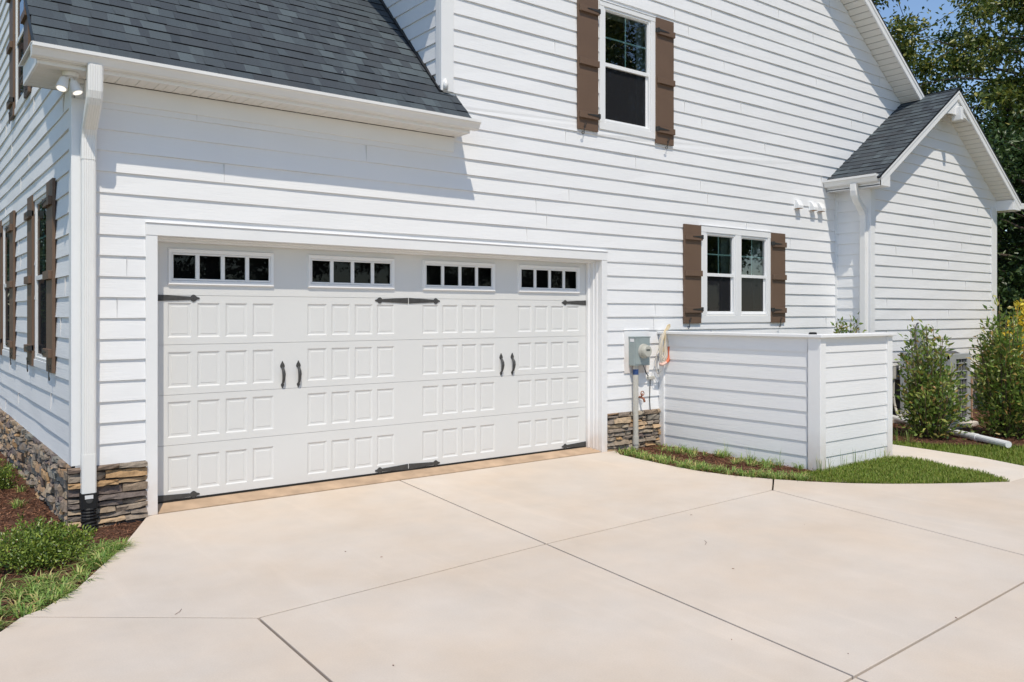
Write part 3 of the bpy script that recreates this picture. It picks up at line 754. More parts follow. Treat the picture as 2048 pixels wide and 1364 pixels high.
# ---- windows
def window(W, u0, u1, z0, z1, zm, units, cas, name='window', sh=0):
    """u0..z1 outer casing; units list of (a, b) sash openings; cas = (bottom, top) of the sash opening"""
    zb, zt = cas; mb = MB(); ori = (lambda p: p[::-1]) if W is LF else (lambda p: p)   # panes face outwards
    # vinyl frame round each unit
    for (a, b) in units:
        f = .028
        mb.wbox(W, a - f, a, -.06, .020 - sh * .2, zb - f, zt + f); mb.wbox(W, b, b + f, -.06, .020 - sh * .2, zb - f, zt + f)
        mb.wbox(W, a, b, -.06, .020, zt, zt + f); mb.wbox(W, a, b, -.06, .026, zb - f, zb)
    wo = mb.build(name, M['vinyl'], H, bevel=.003)
    mb = MB(); f = .029; ul = [u0] + [e for (a, b) in units for e in (a - f, b + f)] + [u1]
    for k in range(0, len(ul), 2):
        if ul[k + 1] - ul[k] > .005: mb.wbox(W, ul[k], ul[k + 1], -.01, .030 - sh * .4, zb - f, zt + f)
    mb.wbox(W, u0, u1, -.01, .030, z0, zb - f); mb.wbox(W, u0, u1, -.01, .033, zt + f, z1); mb.wbox(W, u0, u1, -.01, .040, z1, z1 + .012)
    mb.build('casing', M['trim'], wo, bevel=.003)
    for (a, b) in units:
        mb = MB(); s = .022; zmt = zm + .045
        mb.wbox(W, a, a + s * .55, -.05, .004 + sh * .5, zmt, zt); mb.wbox(W, b - s * .55, b, -.05, .004 + sh * .5, zmt, zt); mb.wbox(W, a + s * .55, b - s * .55, -.05, .004 + sh * .5, zt - s * .6, zt)
        mb.wbox(W, a, b, -.05, .012 + sh * .3, zm, zmt)
        # lower sash sits further in, with the screen frame in front
        mb.wbox(W, a, a + .016, -.055, -.012 + sh, zb, zm); mb.wbox(W, b - .030, b, -.055, -.012 + sh, zb, zm); mb.wbox(W, a + .016, b - .030, -.055, -.012 + sh, zb, zb + .032)
        mb.build('sash', M['vinyl'], wo)
        um, zq = (a + b) / 2, (zmt + zt) / 2
        mb = MB(); mb.wbox(W, um - .009, um + .009, -.030 + sh, -.022 + sh, zmt, zt - s * .6); mb.wbox(W, a + s * .55, um - .009, -.030 + sh, -.022 + sh, zq - .009, zq + .009); mb.wbox(W, um + .009, b - s * .55, -.030 + sh, -.022 + sh, zq - .009, zq + .009)
        mb.build('muntin', M['muntin'], wo)
        mb = MB(); mb.poly(ori([W(a + s * .5, -.016 + sh, zmt), W(b - s * .5, -.016 + sh, zmt), W(b - s * .5, -.016 + sh, zt - s * .5), W(a + s * .5, -.016 + sh, zt - s * .5)]))
        mb.build('upper_pane', M['glass'], wo)
        mb = MB(); mb.poly(ori([W(a + .01, -.040 + sh, zb + .02), W(b - .02, -.040 + sh, zb + .02), W(b - .02, -.040 + sh, zm), W(a + .01, -.040 + sh, zm)]))
        mb.build('lower_pane', M['glass'], wo)
        mb = MB(); mb.poly(ori([W(a + .01, -.020 + sh, zb + .02), W(b - .026, -.020 + sh, zb + .02), W(b - .026, -.020 + sh, zm), W(a + .01, -.020 + sh, zm)]))
        mb.build('insect_screen', M['screen'], wo)
        # dim room behind, with pale reveal
        mb = MB(); A0, B0, C0, D0 = a - .02, b + .02, zb - .02, zt + .02
        mb.poly([W(A0, -1.1, C0), W(B0, -1.1, C0), W(B0, -1.1, D0), W(A0, -1.1, D0)])
        for (p0, p1, p2, p3) in (((A0, C0), (A0, D0), 0, 0), ((A0, D0), (B0, D0), 0, 0), ((A0, C0), (B0, C0), 0, 0), ((B0, C0), (B0, D0), 0, 0)):
            mb.poly([W(p0[0], -.24, p0[1]), W(p1[0], -.24, p1[1]), W(p1[0], -1.1, p1[1]), W(p0[0], -1.1, p0[1])])
            mb.poly([W(p0[0], -.062, p0[1]), W(p1[0], -.062, p1[1]), W(p1[0], -.24, p1[1]), W(p0[0], -.24, p0[1])], 1)
        mb.build('window_reveal', [M['room'], M['vinyl']], wo)
    return wo

def scroll(W, u, z, d):
    """S-shaped shutter dog"""
    pts = []
    for k in range(15):
        t = k / 14 * 1.6 * math.pi; r = .018 * (1 - k / 22)
        pts.append(W(u + d * (.018 - r * math.cos(t)) * .9, .062, z + .100 + r * math.sin(t)))
    pts = pts[::-1]
    pts += [W(u + d * .002, .062, z + .075), W(u - d * .006, .062, z + .045), W(u - d * .012, .062, z + .015)]
    for k in range(17):
        t = k / 16 * 1.8 * math.pi; r = .022 * (1 - k / 28)
        pts.append(W(u - d * (.034 - r * math.cos(t)), .062, z - .012 - r * math.sin(t)))
    mb = MB(); mb.tube(pts, .0048, 6); mb.tube([W(u, .03, z + .075), W(u, .065, z + .075)], .006, 6)
    return mb
def shutter(W, u0, u1, z0, z1, bats, inner, bh=.078, flip=1):
    """inner = +1 when the window lies towards higher u"""
    mb = MB(); mb.wbox(W, u0, u1, .020, .046, z0, z1)
    for bz_ in (z0 + .06, (z0 + z1) / 2 + .25, z1 - .06):
        for uu in (u0 + .03, u1 - .03): mb.tube([W(uu, .045, bz_), W(uu, .0485, bz_)], .006, 6)
    s = mb.build('shutter', M['brown'], H, bevel=.002)
    for b in bats:
        mb = MB(); mb.wbox(W, u0 + .012, u1 - .004, .046, .078, b, b + bh); mb.build('batten', M['brown'], s, bevel=.002)
    ue = (u1 - .004) if inner > 0 else (u0 + .012); d = -inner
    for b in (bats[0], bats[-1]):
        zc = b + bh * .62; mb = MB()
        p = [(ue, zc + .030), (ue + d * .020, zc + .030), (ue + d * .022, zc + .016), (ue + d * .21, zc + .003), (ue + d * .21, zc - .003), (ue + d * .022, zc - .016), (ue + d * .020, zc - .030), (ue, zc - .030)]
        base = [W(a, .0785, c) for a, c in p]; v = Vector(W(0, .084, 0)) - Vector(W(0, .0785, 0))
        mb.prism(base, v); mb.wbox(W, min(ue, ue - d * .012), max(ue, ue - d * .012), .03, .082, zc - .028, zc + .028)
        mb.build('hinge', M['iron'], s)
    uo = u0 + (u1 - u0) * (.28 if inner > 0 else .62)
    scroll(W, uo, z0 - .035, 1).build('shutter_dog', M['iron'], s, smooth=True)
    return s
window(FR, 5.295, 6.335, 4.105, 5.735, 4.925, [(5.405, 6.205)], (4.225, 5.645))
shutter(FR, 4.915, 5.257, 4.055, 5.742, (4.195, 4.858, 5.515), 1)
shutter(FR, 6.318, 6.668, 4.055, 5.742, (4.195, 4.858, 5.515), -1)
window(FR, 7.245, 8.895, 1.632, 3.010, 2.298, [(7.405, 8.005), (8.185, 8.79)], (1.765, 2.890))
shutter(FR, 6.884, 7.243, 1.625, 3.006, (1.775, 2.287, 2.790), 1)
shutter(FR, 8.885, 9.243, 1.625, 3.006, (1.775, 2.287, 2.790), -1)
for (a, zz0, zz1, zm) in ((1.24, 1.215, 2.99, 2.10), (4.15, 1.215, 2.99, 2.10), (2.84, 4.12, 5.80, 4.93)):
    window(LF, a - .05, a + .91, zz0, zz1, zm, [(a + .04, a + .82)], (zz0 + .105, zz1 - .10), sh=.026)
    bt = (zz0 + .14, (zz0 + zz1) / 2 - .03, zz1 - .24)
    shutter(LF, a - .41, a - .05, zz0 - .0, zz1, bt, 1)
    shutter(LF, a + .91, a + 1.27, zz0 - .0, zz1, bt, -1)

# ---- vent hoods
for x in (9.53, 9.94, 10.16):
    mb = MB(); z0, z1, wd, dp = 3.43, 3.57, .118, .105
    mb.hexa([(x, -.004, z0), (x + wd, -.004, z0), (x + wd, -.004, z0 + .04), (x, -.004, z0 + .04), (x, -dp, z0 - .0), (x + wd, -dp, z0), (x + wd, -dp, z0 + .035), (x, -dp, z0 + .035)])
    mb.prism([(x, 0, z0 + .03), (x, -dp, z0 + .033), (x, -dp, z0 + .045), (x, -.055, z1 - .01), (x, -.02, z1), (x, 0, z1)], (wd, 0, 0))
    mb.box(x - .015, x + wd + .015, -.021, .0, z0 - .01, z1 + .012)
    v = mb.build('vent_hood', M['vinyl'], H, bevel=.004)
    mb = MB(); mb.box(x + .012, x + wd - .012, -dp + .012, -.025, z0 - .004, z0 - .001); mb.build('vent_flap', M['wood'], v)

# ---- entry wing roof and trim
bl_ = math.hypot(1, BSL); OV = 2.69; YF = -.955
for s in (-1, 1):
    ex, ez = bump_cx + s * OV, bump_pz - BSL * OV
    shingles('wing_roof', (ex, YF - .012, ez), (0, 1, 0), (-s / bl_, 0, BSL / bl_), lambda v: 0,
             (lambda v: (.985 if 1 else 0) if s < 0 and (bump_cx - OV + v / bl_) < 12.62 else 5.0), OV * bl_, 60 + s)
    a = (bump_cx, YF, bump_pz - .03); b = (bump_cx + s * (OV - .09), YF, bump_pz - BSL * (OV - .09) - .03)
    mb = MB(); mb.prism([a, b, (b[0], b[1], b[2] - .155), (a[0], a[1], a[2] - .155)], (0, .025, 0)); mb.build('rake_board', M['trim'], H, bevel=.003)
    mb = MB(); mb.prism([(a[0], YF - .010, a[2] + .012), (b[0], YF - .010, b[2] + .012), (b[0], YF - .010, b[2] - .045), (a[0], YF - .010, a[2] - .045)], (0, .0095, 0)); mb.build('rake_moulding', M['trim'], H)
    mb = MB(); st = .098; k = 0; run = OV - .28
    zz = lambda x: bump_pz - BSL * x - .165
    while k * st < run:
        x0 = k * st; x1 = min(run, x0 + st - .018)
        mb.hexa([(bump_cx + s * x0, YF + .025, zz(x0)), (bump_cx + s * x1, YF + .025, zz(x1)), (bump_cx + s * x1, YB + .02, zz(x1)), (bump_cx + s * x0, YB + .02, zz(x0)),
                 (bump_cx + s * x0, YF + .025, zz(x0) + .012), (bump_cx + s * x1, YF + .025, zz(x1) + .012), (bump_cx + s * x1, YB + .02, zz(x1) + .012), (bump_cx + s * x0, YB + .02, zz(x0) + .012)])
        k += 1
    mb.hexa([(bump_cx, YF + .025, zz(0) + .0118), (bump_cx + s * run, YF + .025, zz(run) + .0118), (bump_cx + s * run, YB + .02, zz(run) + .0118), (bump_cx, YB + .02, zz(0) + .0118),
             (bump_cx, YF + .025, zz(0) + .02), (bump_cx + s * run, YF + .025, zz(run) + .02), (bump_cx + s * run, YB + .02, zz(run) + .02), (bump_cx, YB + .02, zz(0) + .02)])
    mb.mi[-6:] = [1] * 6; mb.build('rake_soffit', [M['soffit'], M['groove']], H)
    # eave box with its front end face
    xo, xi = bump_cx + s * (OV - .09), bump_cx + s * 2.325
    x0, x1 = min(xo, xi), max(xo, xi)
    mb = MB(); yb_ = -.02 if s < 0 else 4
    mb.box(x0, x1, YF + .027, yb_, 3.775, 3.79)
    fx = (x0, x0 + .02) if s < 0 else (x1 - .02, x1)
    mb.box(fx[0], fx[1], YF + .027, yb_, 3.762, 3.925)
    zo = lambda x: bump_pz - BSL * abs(x - bump_cx) - .16
    pl = [(xo, YF + .004, 3.768), (xi, YF + .004, 3.768), (xi, YF + .004, 3.99), (xo, YF + .004, zo(xo) + .06)]
    mb.prism(pl if s < 0 else pl, (0, .0225, 0))
    mb.box(min(xi, xi - s * .02), max(xi, xi - s * .02), YF + .027, YB - .003, 3.769, 3.96)
    mb.build('eave_return', M['trim'], H)
# gutters of the wing
KB = [(p[0], p[1] * 1.15) for p in KP]
gutter('gutter', KB, (bump_cx - OV + .085, -.93, 3.828), (bump_cx - OV + .085, .0 - .02, 3.828), lambda d, z: Vector((-d, 0, z)))
gutter('gutter', KB, (bump_cx + OV - .085, -.99, 3.80), (bump_cx + OV - .085, 4, 3.80), lambda d, z: Vector((d, 0, z)))
# apex gusset and drop post
mb = MB()
pts = [(bump_cx, 5.60)]
arch = [(-.52, 5.20), (-.36, 5.255), (-.20, 5.275), (.20, 5.275), (.36, 5.255), (.52, 5.20)]
pl = [(bump_cx, YF + .026, bump_pz - .06), (bump_cx - .56, YF + .026, bump_pz - .06 - .56 * BSL)] + [(bump_cx + a, YF + .026, b - .03) for a, b in arch] + [(bump_cx + .56, YF + .026, bump_pz - .06 - .56 * BSL)]
mb.prism(pl, (0, .03, 0)); mb.build('gable_gusset', M['trim'], H)
mb = MB(); mb.box(bump_cx - .045, bump_cx + .045, YF - .060, YF + .10, 5.15, 5.38); mb.build('gable_post', M['trim'], H, bevel=.006)
# wing downspout
def pipe_side(mb, pts, hw, hd):
    rings = []
    for c, nrm in pts:
        c = Vector(c); nrm = Vector(nrm).normalized(); ch = .010
        pr = [(-hw + ch, -hd), (hw - ch, -hd), (hw, -hd + ch), (hw, hd - ch), (hw - ch, hd), (-hw + ch, hd), (-hw, hd - ch), (-hw, -hd + ch)]
        rings.append([mb.vert(c + Vector((0, 1, 0)) * a + nrm * b) for a, b in pr])
    for k in range(len(rings) - 1):
        for q in range(8):
            j = (q + 1) % 8; mb.f.append((rings[k][q], rings[k][j], rings[k + 1][j], rings[k + 1][q])); mb.mi.append(0)
    mb.f.append(tuple(rings[0])); mb.mi.append(0); mb.f.append(tuple(rings[-1])); mb.mi.append(0)
Y2 = -.535
mb = MB(); pipe_side(mb, [((10.60 + .06, Y2, .2), (-1, 0, 0)), ((10.66, Y2, 3.30), (-1, 0, 0)), ((10.645, Y2, 3.37), (-1, 0, -.4)), ((10.60, Y2, 3.44), (-.8, 0, -.7)), ((10.43, Y2, 3.60), (-.7, 0, -.7)), ((10.385, Y2, 3.66), (-.9, 0, -.4)), ((10.37, Y2, 3.72), (-1, 0, 0)), ((10.37, Y2, 3.835), (-1, 0, 0))], .055, .042)
mb.build('downspout', M['gutter'], H, bevel=.004)
mb = MB(); pipe_side(mb, [((15.41, -.40, .1), (1, 0, 0)), ((15.41, -.40, 3.45), (1, 0, 0)), ((15.55, -.40, 3.62), (.7, 0, -.7)), ((15.68, -.40, 3.70), (1, 0, 0)), ((15.68, -.40, 3.81), (1, 0, 0))], .05, .042)
mb.build('downspout', M['gutter'], H)

# ---- hose tap on the wall
mb = MB(); mb.tube([(6.02, 0, .66), (6.02, -.05, .66), (6.02, -.10, .645), (6.02, -.115, .60)], [.014, .014, .016, .014], 8); mb.tube([(6.02, -.06, .67), (6.02, -.075, .71)], .01, 6)
mb.tube([(6.02 + .03 * math.cos(t), -.077, .712 + .03 * math.sin(t)) for t in [k * math.pi / 5 for k in range(11)]], .006, 6)
mb.build('hose_tap', M['brass'], H, smooth=True)

# ================================================================== FLOODLIGHT
FL = empty('floodlight', (-.70, -.15, 3.70))
tag(FL, 'white twin-head floodlight with both lamps lit, under the garage eave corner', 'floodlight')
mb = MB(); mb.tube([(-.700, -.15, 3.706), (-.700, -.15, 3.675)], [.065, .055], 16); mb.build('base', M['vinyl'], FL, smooth=False)
for (c, d) in (((-.745, -.165, 3.650), (-.30, -.35, -1)), ((-.680, -.155, 3.640), (.30, -.30, -1))):
    dv = Vector(d).normalized(); c = Vector(c)
    mb = MB(); mb.tube([(-.700, -.15, 3.68), tuple(c)], .012, 8); mb.tube([c - dv * .01, c, c + dv * .02, c + dv * .095, c + dv * .10], [.02, .033, .036, .044, .044], 16)
    hd = mb.build('lamp_head', M['vinyl'], FL, smooth=False)
    mb = MB(); mb.tube([c + dv * .097, c + dv * .103], [.037, .034], 16); mb.build('lamp_lens', M['lamp'], hd)

# ================================================================== ELECTRIC METER
EM = empty('electric_meter', (5.95, -.0, 1.05))
tag(EM, 'grey-green electric meter box with round meter and conduit, right of the garage door', 'electric meter')
mb = MB(); mb.box(5.742, 6.205, -.026, .0, .982, 1.545); mb.prism([(5.735, 0, 1.545), (5.735, -.034, 1.545), (5.735, -.036, 1.552), (5.735, 0, 1.562)], (.477, 0, 0)); mb.build('mounting_board', M['trim'], EM, bevel=.003)
mb = MB(); mb.box(5.815, 6.095, -.14, -.026, 1.085, 1.455); mb.box(5.808, 6.102, -.148, -.026, 1.448, 1.463); mb.box(5.822, 6.088, -.146, -.14, 1.10, 1.445); mb.build('meter_box', M['meterbox'], EM, bevel=.004)
mc = (5.965, 1.272)
mb = MB()
mb.tube([(mc[0], -.146, mc[1]), (mc[0], -.172, mc[1])], [.097, .092], 24); mb.build('meter_ring', M['conduit'], EM)
mb = MB(); mb.tube([(mc[0], -.172, mc[1]), (mc[0], -.19, mc[1]), (mc[0], -.222, mc[1]), (mc[0], -.232, mc[1])], [.084, .083, .077, .066], 24); mt = mb.build('meter_dial', M['meter'], EM)
mb = MB(); mb.box(mc[0] - .035, mc[0] + .035, -.2345, -.2325, mc[1] + .005, mc[1] + .03); mb.build('meter_display', M['lcd'], mt)
mb = MB(); mb.tube([(5.895, -.075, 1.085), (5.895, -.075, .10)], .036, 16); mb.tube([(5.895, -.075, .16), (5.895, -.075, .055)], .043, 16); mb.tube([(5.895, -.075, .055), (5.895, -.075, -.05)], .036, 16); mb.build('conduit', M['conduit'], EM, smooth=False)
mb = MB(); mb.tube([(5.895, -.075, 1.035), (5.895, -.075, .965)], .0372, 16); mb.build('conduit_label', M['tape'], EM)
mb = MB(); mb.box(5.8120, 5.8148, -.125, -.055, 1.395, 1.435); mb.build('box_label', M['label'], EM)
mb = MB(); mb.box(6.165, 6.285, -.060, -.012, .885, .925); mb.build('junction_box', M['conduit'], EM, bevel=.004)
mb = MB(); mb.tube([(5.99, -.12, 1.085), (6.02, -.11, 1.05), (6.09, -.07, .98), (6.17, -.04, .935)], .006, 6); mb.tube([(6.01, -.10, 1.085), (6.06, -.10, 1.00), (6.15, -.05, .93)], .004, 6)
mb.tube([(6.215, -.035, .885), (6.218, -.025, .75), (6.214, -.022, .6), (6.205, -.045, .48)], .006, 6); mb.build('cable', M['iron2'], EM)

# ================================================================== PRIVACY SCREEN
XF, YF2, FT = 6.43, -2.395, .12
PF = empty('privacy_screen', (XF, YF2, 0))
tag(PF, 'white lap-sided L-shaped screen wall with flat cap, standing right of the meter', 'screen wall')
SL = lambda u, w_, z: (XF - w_, u, z)
SF = lambda u, w_, z: (u, YF2 - w_, z)
zf = [-.02] + [.140 + .169 * k for k in range(8)] + [1.492]
def panel(W, u0, u1, name):
    mb = MB()
    for a, b in zip(zf[:-1], zf[1:]):
        mb.poly([W(u0, .0145, a), W(u1, .0145, a), W(u1, .0045, b), W(u0, .0045, b)]); mb.poly([W(u0, .0, a), W(u1, .0, a), W(u1, .0145, a), W(u0, .0145, a)])
    return mb.build(name, M['siding'], PF)
panel(SL, -2.25, -.04, 'siding_panel'); panel(SF, 6.53, 7.87, 'siding_panel')
mb = MB(); mb.box(XF + .002, XF + FT, YF2 + .002, -.02, .0, 1.49); mb.box(XF + FT, 7.96, YF2 + .002, YF2 + FT, .0, 1.49); mb.build('core', M['trim'], PF)
mb = MB(); mb.wbox(SL, -.105, -.018, .0, .03, -.03, 1.49); mb.build('post', M['trim'], PF, bevel=.003)
mb = MB(); mb.wbox(SL, YF2 - .026, -2.265, .0, .028, -.03, 1.49); mb.box(XF - .0275, XF + .085, YF2 - .028, YF2, -.03, 1.49); mb.build('post', M['trim'], PF, bevel=.003)
mb = MB(); mb.box(7.865, 7.975, YF2 - .028, YF2 + FT + .02, -.03, 1.49); mb.build('post', M['trim'], PF, bevel=.003)
mb = MB(); mb.box(XF - .065, XF + FT + .05, YF2 - .065, -.012, 1.49, 1.525); mb.box(XF + FT + .0502, 8.01, YF2 - .065, YF2 + FT + .05, 1.49, 1.525); mb.build('cap_rail', M['trim'], PF, bevel=.004)

LT = empty('light_cap', (6.43, -2.31, 1.525))
tag(LT, 'small black plastic puck resting on the screen wall cap near its corner', 'fixture')
mb = MB(); mb.tube([(6.43, -2.31, 1.5255), (6.43, -2.31, 1.545), (6.43, -2.31, 1.550)], [.045, .042, .03], 14); mb.build('puck_body', M['blackp'], LT)

# ================================================================== CABLE BUNDLE
CB = empty('cable_bundle', (6.36, -.14, 1.1))
tag(CB, 'bundle of looped cream and orange cables hanging over the end of the screen wall', 'cable bundle')
def smooth_path(pts, n=8):
    pts = [Vector(p) for p in pts]; out = []
    for i in range(len(pts) - 1):
        p0, p1, p2, p3 = pts[max(i - 1, 0)], pts[i], pts[i + 1], pts[min(i + 2, len(pts) - 1)]
        for k in range(n):
            t = k / n
            out.append(.5 * ((2 * p1) + (p2 - p0) * t + (2 * p0 - 5 * p1 + 4 * p2 - p3) * t * t + (3 * p1 - p0 - 3 * p2 + p3) * t ** 3))
    out.append(pts[-1]); return out
mb = MB()
for d in (-.012, 0, .012, .02): mb.tube(smooth_path([(6.52 + d, -.11 + d, 1.60 + d * .8), (6.47, -.13 + d, 1.585 + d), (6.42, -.15 + d, 1.555 + d * .5), (6.36, -.16 + d * .6, 1.525), (6.345, -.17 + d, 1.44), (6.35 + d, -.165, 1.33), (6.345 + d * 2, -.165, 1.25)]), .006, 6)
mb.build('yellow_cables', M['yellowc'], CB, smooth=True)
mb = MB()
for a, b, c in ((0, 0, 0), (.02, .02, .03), (-.015, .05, -.02), (.03, -.03, .05), (-.03, .08, .06)):
    mb.tube(smooth_path([(6.36, -.165, 1.525), (6.30 + a, -.17, 1.44 + c * .3), (6.27 + a, -.17, 1.32 + c), (6.275 + a, -.17, 1.18 + c), (6.31 + b * .4, -.175, 1.115 + c), (6.355 + b * .4, -.17, 1.19 + c), (6.35 + b * .3, -.17, 1.36), (6.36, -.165, 1.52)]), .0052, 6)
mb.tube(smooth_path([(6.27, -.16, 1.33), (6.215, -.15, 1.23), (6.205, -.14, 1.07), (6.24, -.13, .975), (6.29, -.12, .96), (6.33, -.12, 1.0)]), .0045, 6)
mb.tube(smooth_path([(6.365, -.165, 1.52), (6.40, -.17, 1.43), (6.425, -.17, 1.36), (6.432, -.17, 1.30)]), .005, 6); mb.tube(smooth_path([(6.36, -.17, 1.52), (6.385, -.175, 1.42), (6.42, -.175, 1.31)]), .005, 6)
mb.build('cream_cables', M['cream'], CB, smooth=True)
mb = MB(); mb.tube(smooth_path([(6.432, -.17, 1.325), (6.436, -.172, 1.24), (6.425, -.175, 1.18), (6.395, -.178, 1.13), (6.365, -.18, 1.112)]), .021, 10); mb.build('orange_tube', M['orange'], CB, smooth=True)
mb = MB(); mb.tube(smooth_path([(6.367, -.18, 1.113), (6.32, -.18, 1.095), (6.275, -.18, 1.085), (6.245, -.178, 1.098)]), .019, 10); mb.build('tube_end', M['pinkt'], CB, smooth=True)
mb = MB(); mb.tube([(6.432, -.17, 1.324), (6.430, -.17, 1.36)], .014, 10); mb.build('tube_end', M['pinkt'], CB, smooth=True)

# ================================================================== AIR CONDITIONER and wall fittings
AC = empty('air_conditioner', (11.3, -1.6, 0))
tag(AC, 'grey outdoor air conditioner unit with louvred coil guard behind the staked shrub', 'air conditioner')
ax0, ax1, ay0, ay1, az = 11.3, 12.0, -1.6, -.80, 1.13
mb = MB(); mb.box(ax0 - .1, ax1 + .1, ay0 - .1, ay1 + .1, -.06, .03); mb.build('pad', M['walk'], AC)
mb = MB()
for (x, y) in ((ax0, ay0), (ax1 - .11, ay0), (ax0, ay1 - .06), (ax1 - .11, ay1 - .06)): mb.box(x, x + .11, y, y + .06, .03, az)
mb.box(ax0, ax1, ay0 + .004, ay1, .03, .10); mb.box(ax0 + .11, ax0 + .2, ay0 + .002, ay0 + .05, .1, az); mb.box(ax0, ax1, ay0 + .004, ay1, az - .09, az); mb.box(ax0 + .002, ax0 + .03, ay0 + .06, ay1 - .06, .1, az - .09)
mb.build('cabinet', M['acmetal'], AC, bevel=.006)
mb = MB(); mb.box(ax0 + .05, ax1 - .03, ay0 + .03, ay1 - .03, .10, az - .10); mb.build('coil', M['accoil'], AC)
mb = MB()
for k in range(7): mb.box(ax0 + .2, ax1 - .11, ay0 + .008, ay0 + .02, .22 + k * .125, .235 + k * .125)
for k in range(4): mb.box(ax0 + .24 + k * .09, ax0 + .246 + k * .09, ay0 + .020, ay0 + .028, .1, az - .09)
mb.build('coil_guard', M['acmetal'], AC)
mb = MB(); c = ((ax0 + ax1) / 2, (ay0 + ay1) / 2)
mb.tube([(c[0], c[1], az), (c[0], c[1], az + .03)], [.36, .30], 24); mb.build('fan_grille', M['accoil'], AC)

DB = empty('disconnect_box', (11.38, YB, .78))
tag(DB, 'small grey disconnect box on the wing wall beside the air conditioner', 'electrical box')
mb = MB(); mb.box(11.28, 11.44, YB - .10, YB - .012, .69, .90); mb.box(11.27, 11.45, YB - .105, YB - .02, .895, .91); mb.build('box_body', M['conduit'], DB, bevel=.005)
mb = MB(); mb.box(11.385, 11.425, YB - .103, YB - .100, .76, .86); mb.build('box_window', M['blackp'], DB)
mb = MB(); mb.tube(smooth_path([(11.36, YB - .05, .69), (11.36, YB - .05, .4), (11.33, YB - .10, .2), (11.25, YB - .2, .10), (11.28, YB - .30, .16), (11.34, YB - .3, .3)]), .022, 8); mb.build('flexible_conduit', M['conduit'], DB, smooth=True)
LC = empty('line_set_cover', (12.18, YB, 1.1))
tag(LC, 'pale grey pipe cover fixed to the wing wall above the air conditioner', 'pipe cover')
mb = MB(); mb.tube([(12.18, YB - .07, 1.0), (12.18, YB - .07, 1.48), (12.18, YB - .068, 1.53), (12.18, YB - .05, 1.56)], [.075, .075, .066, .03], 14); mb.build('cover_body', M['acmetal'], LC, smooth=True)
mb = MB(); mb.tube(smooth_path([(12.10, YB - .03, .9), (12.09, YB - .04, 1.4), (12.11, YB - .05, 1.56), (12.18, YB - .04, 1.60), (12.26, YB - .02, 1.60)]), .009, 6); mb.build('cover_cable', M['iron2'], LC, smooth=True)

DPp = MB(); DPp.tube([(11.32, -.66, .045), (10.93, -1.30, .036)], .050, 14); DPp.tube([(10.95, -1.27, .036), (10.60, -1.85, .032), (10.26, -2.42, .030), (9.93, -2.97, .026)], .046, 14); DPp.tube([(10.30, -2.35, .030), (10.24, -2.45, .030)], .052, 14)
dp = DPp.build('drain_pipe', M['pvc'], loc=(10.6, -1.8, 0), smooth=False)
tag(dp, 'long white plastic drain pipe lying across the mulch towards the lawn', 'pipe')
mb = MB(); mb.prism([(12.96, -1.20, -.06), (13.0, -1.20, -.06), (13.0, -1.16, -.06), (12.96, -1.16, -.06)], (0, 0, .70)); sk = mb.build('wooden_stake', M['wood'], loc=(12.98, -1.18, 0))
tag(sk, 'thin bare wooden stake standing in mulch beside the air conditioner', 'stake')

# ================================================================== VEGETATION
def unit(a): return a / np.maximum(1e-9, np.linalg.norm(a, axis=-1, keepdims=True))
def leaf_arrays(P, A, L, Wd, fold=.25, nref=None):
    n = len(P); A = unit(A)
    rnd = nrg.normal(size=(n, 3)) * .6
    if nref is not None: rnd = rnd + nref
    else: rnd = rnd + np.array([0, 0, .7])
    S = unit(np.cross(A, rnd)); N = unit(np.cross(S, A))
    L = np.asarray(L)[:, None]; Wd = np.asarray(Wd)[:, None]
    mid = P + A * L * .45; up = N * Wd * fold
    tip = P + A * L - N * L * .08
    V = np.stack([P, mid + S * Wd * .5 + up, tip, mid - S * Wd * .5 + up], 1).reshape(-1, 3)
    b = np.arange(n)[:, None] * 4
    Fc = np.concatenate([b + np.array([[0, 1, 2]]), b + np.array([[0, 2, 3]])], 1).reshape(-1, 3)
    return V, Fc

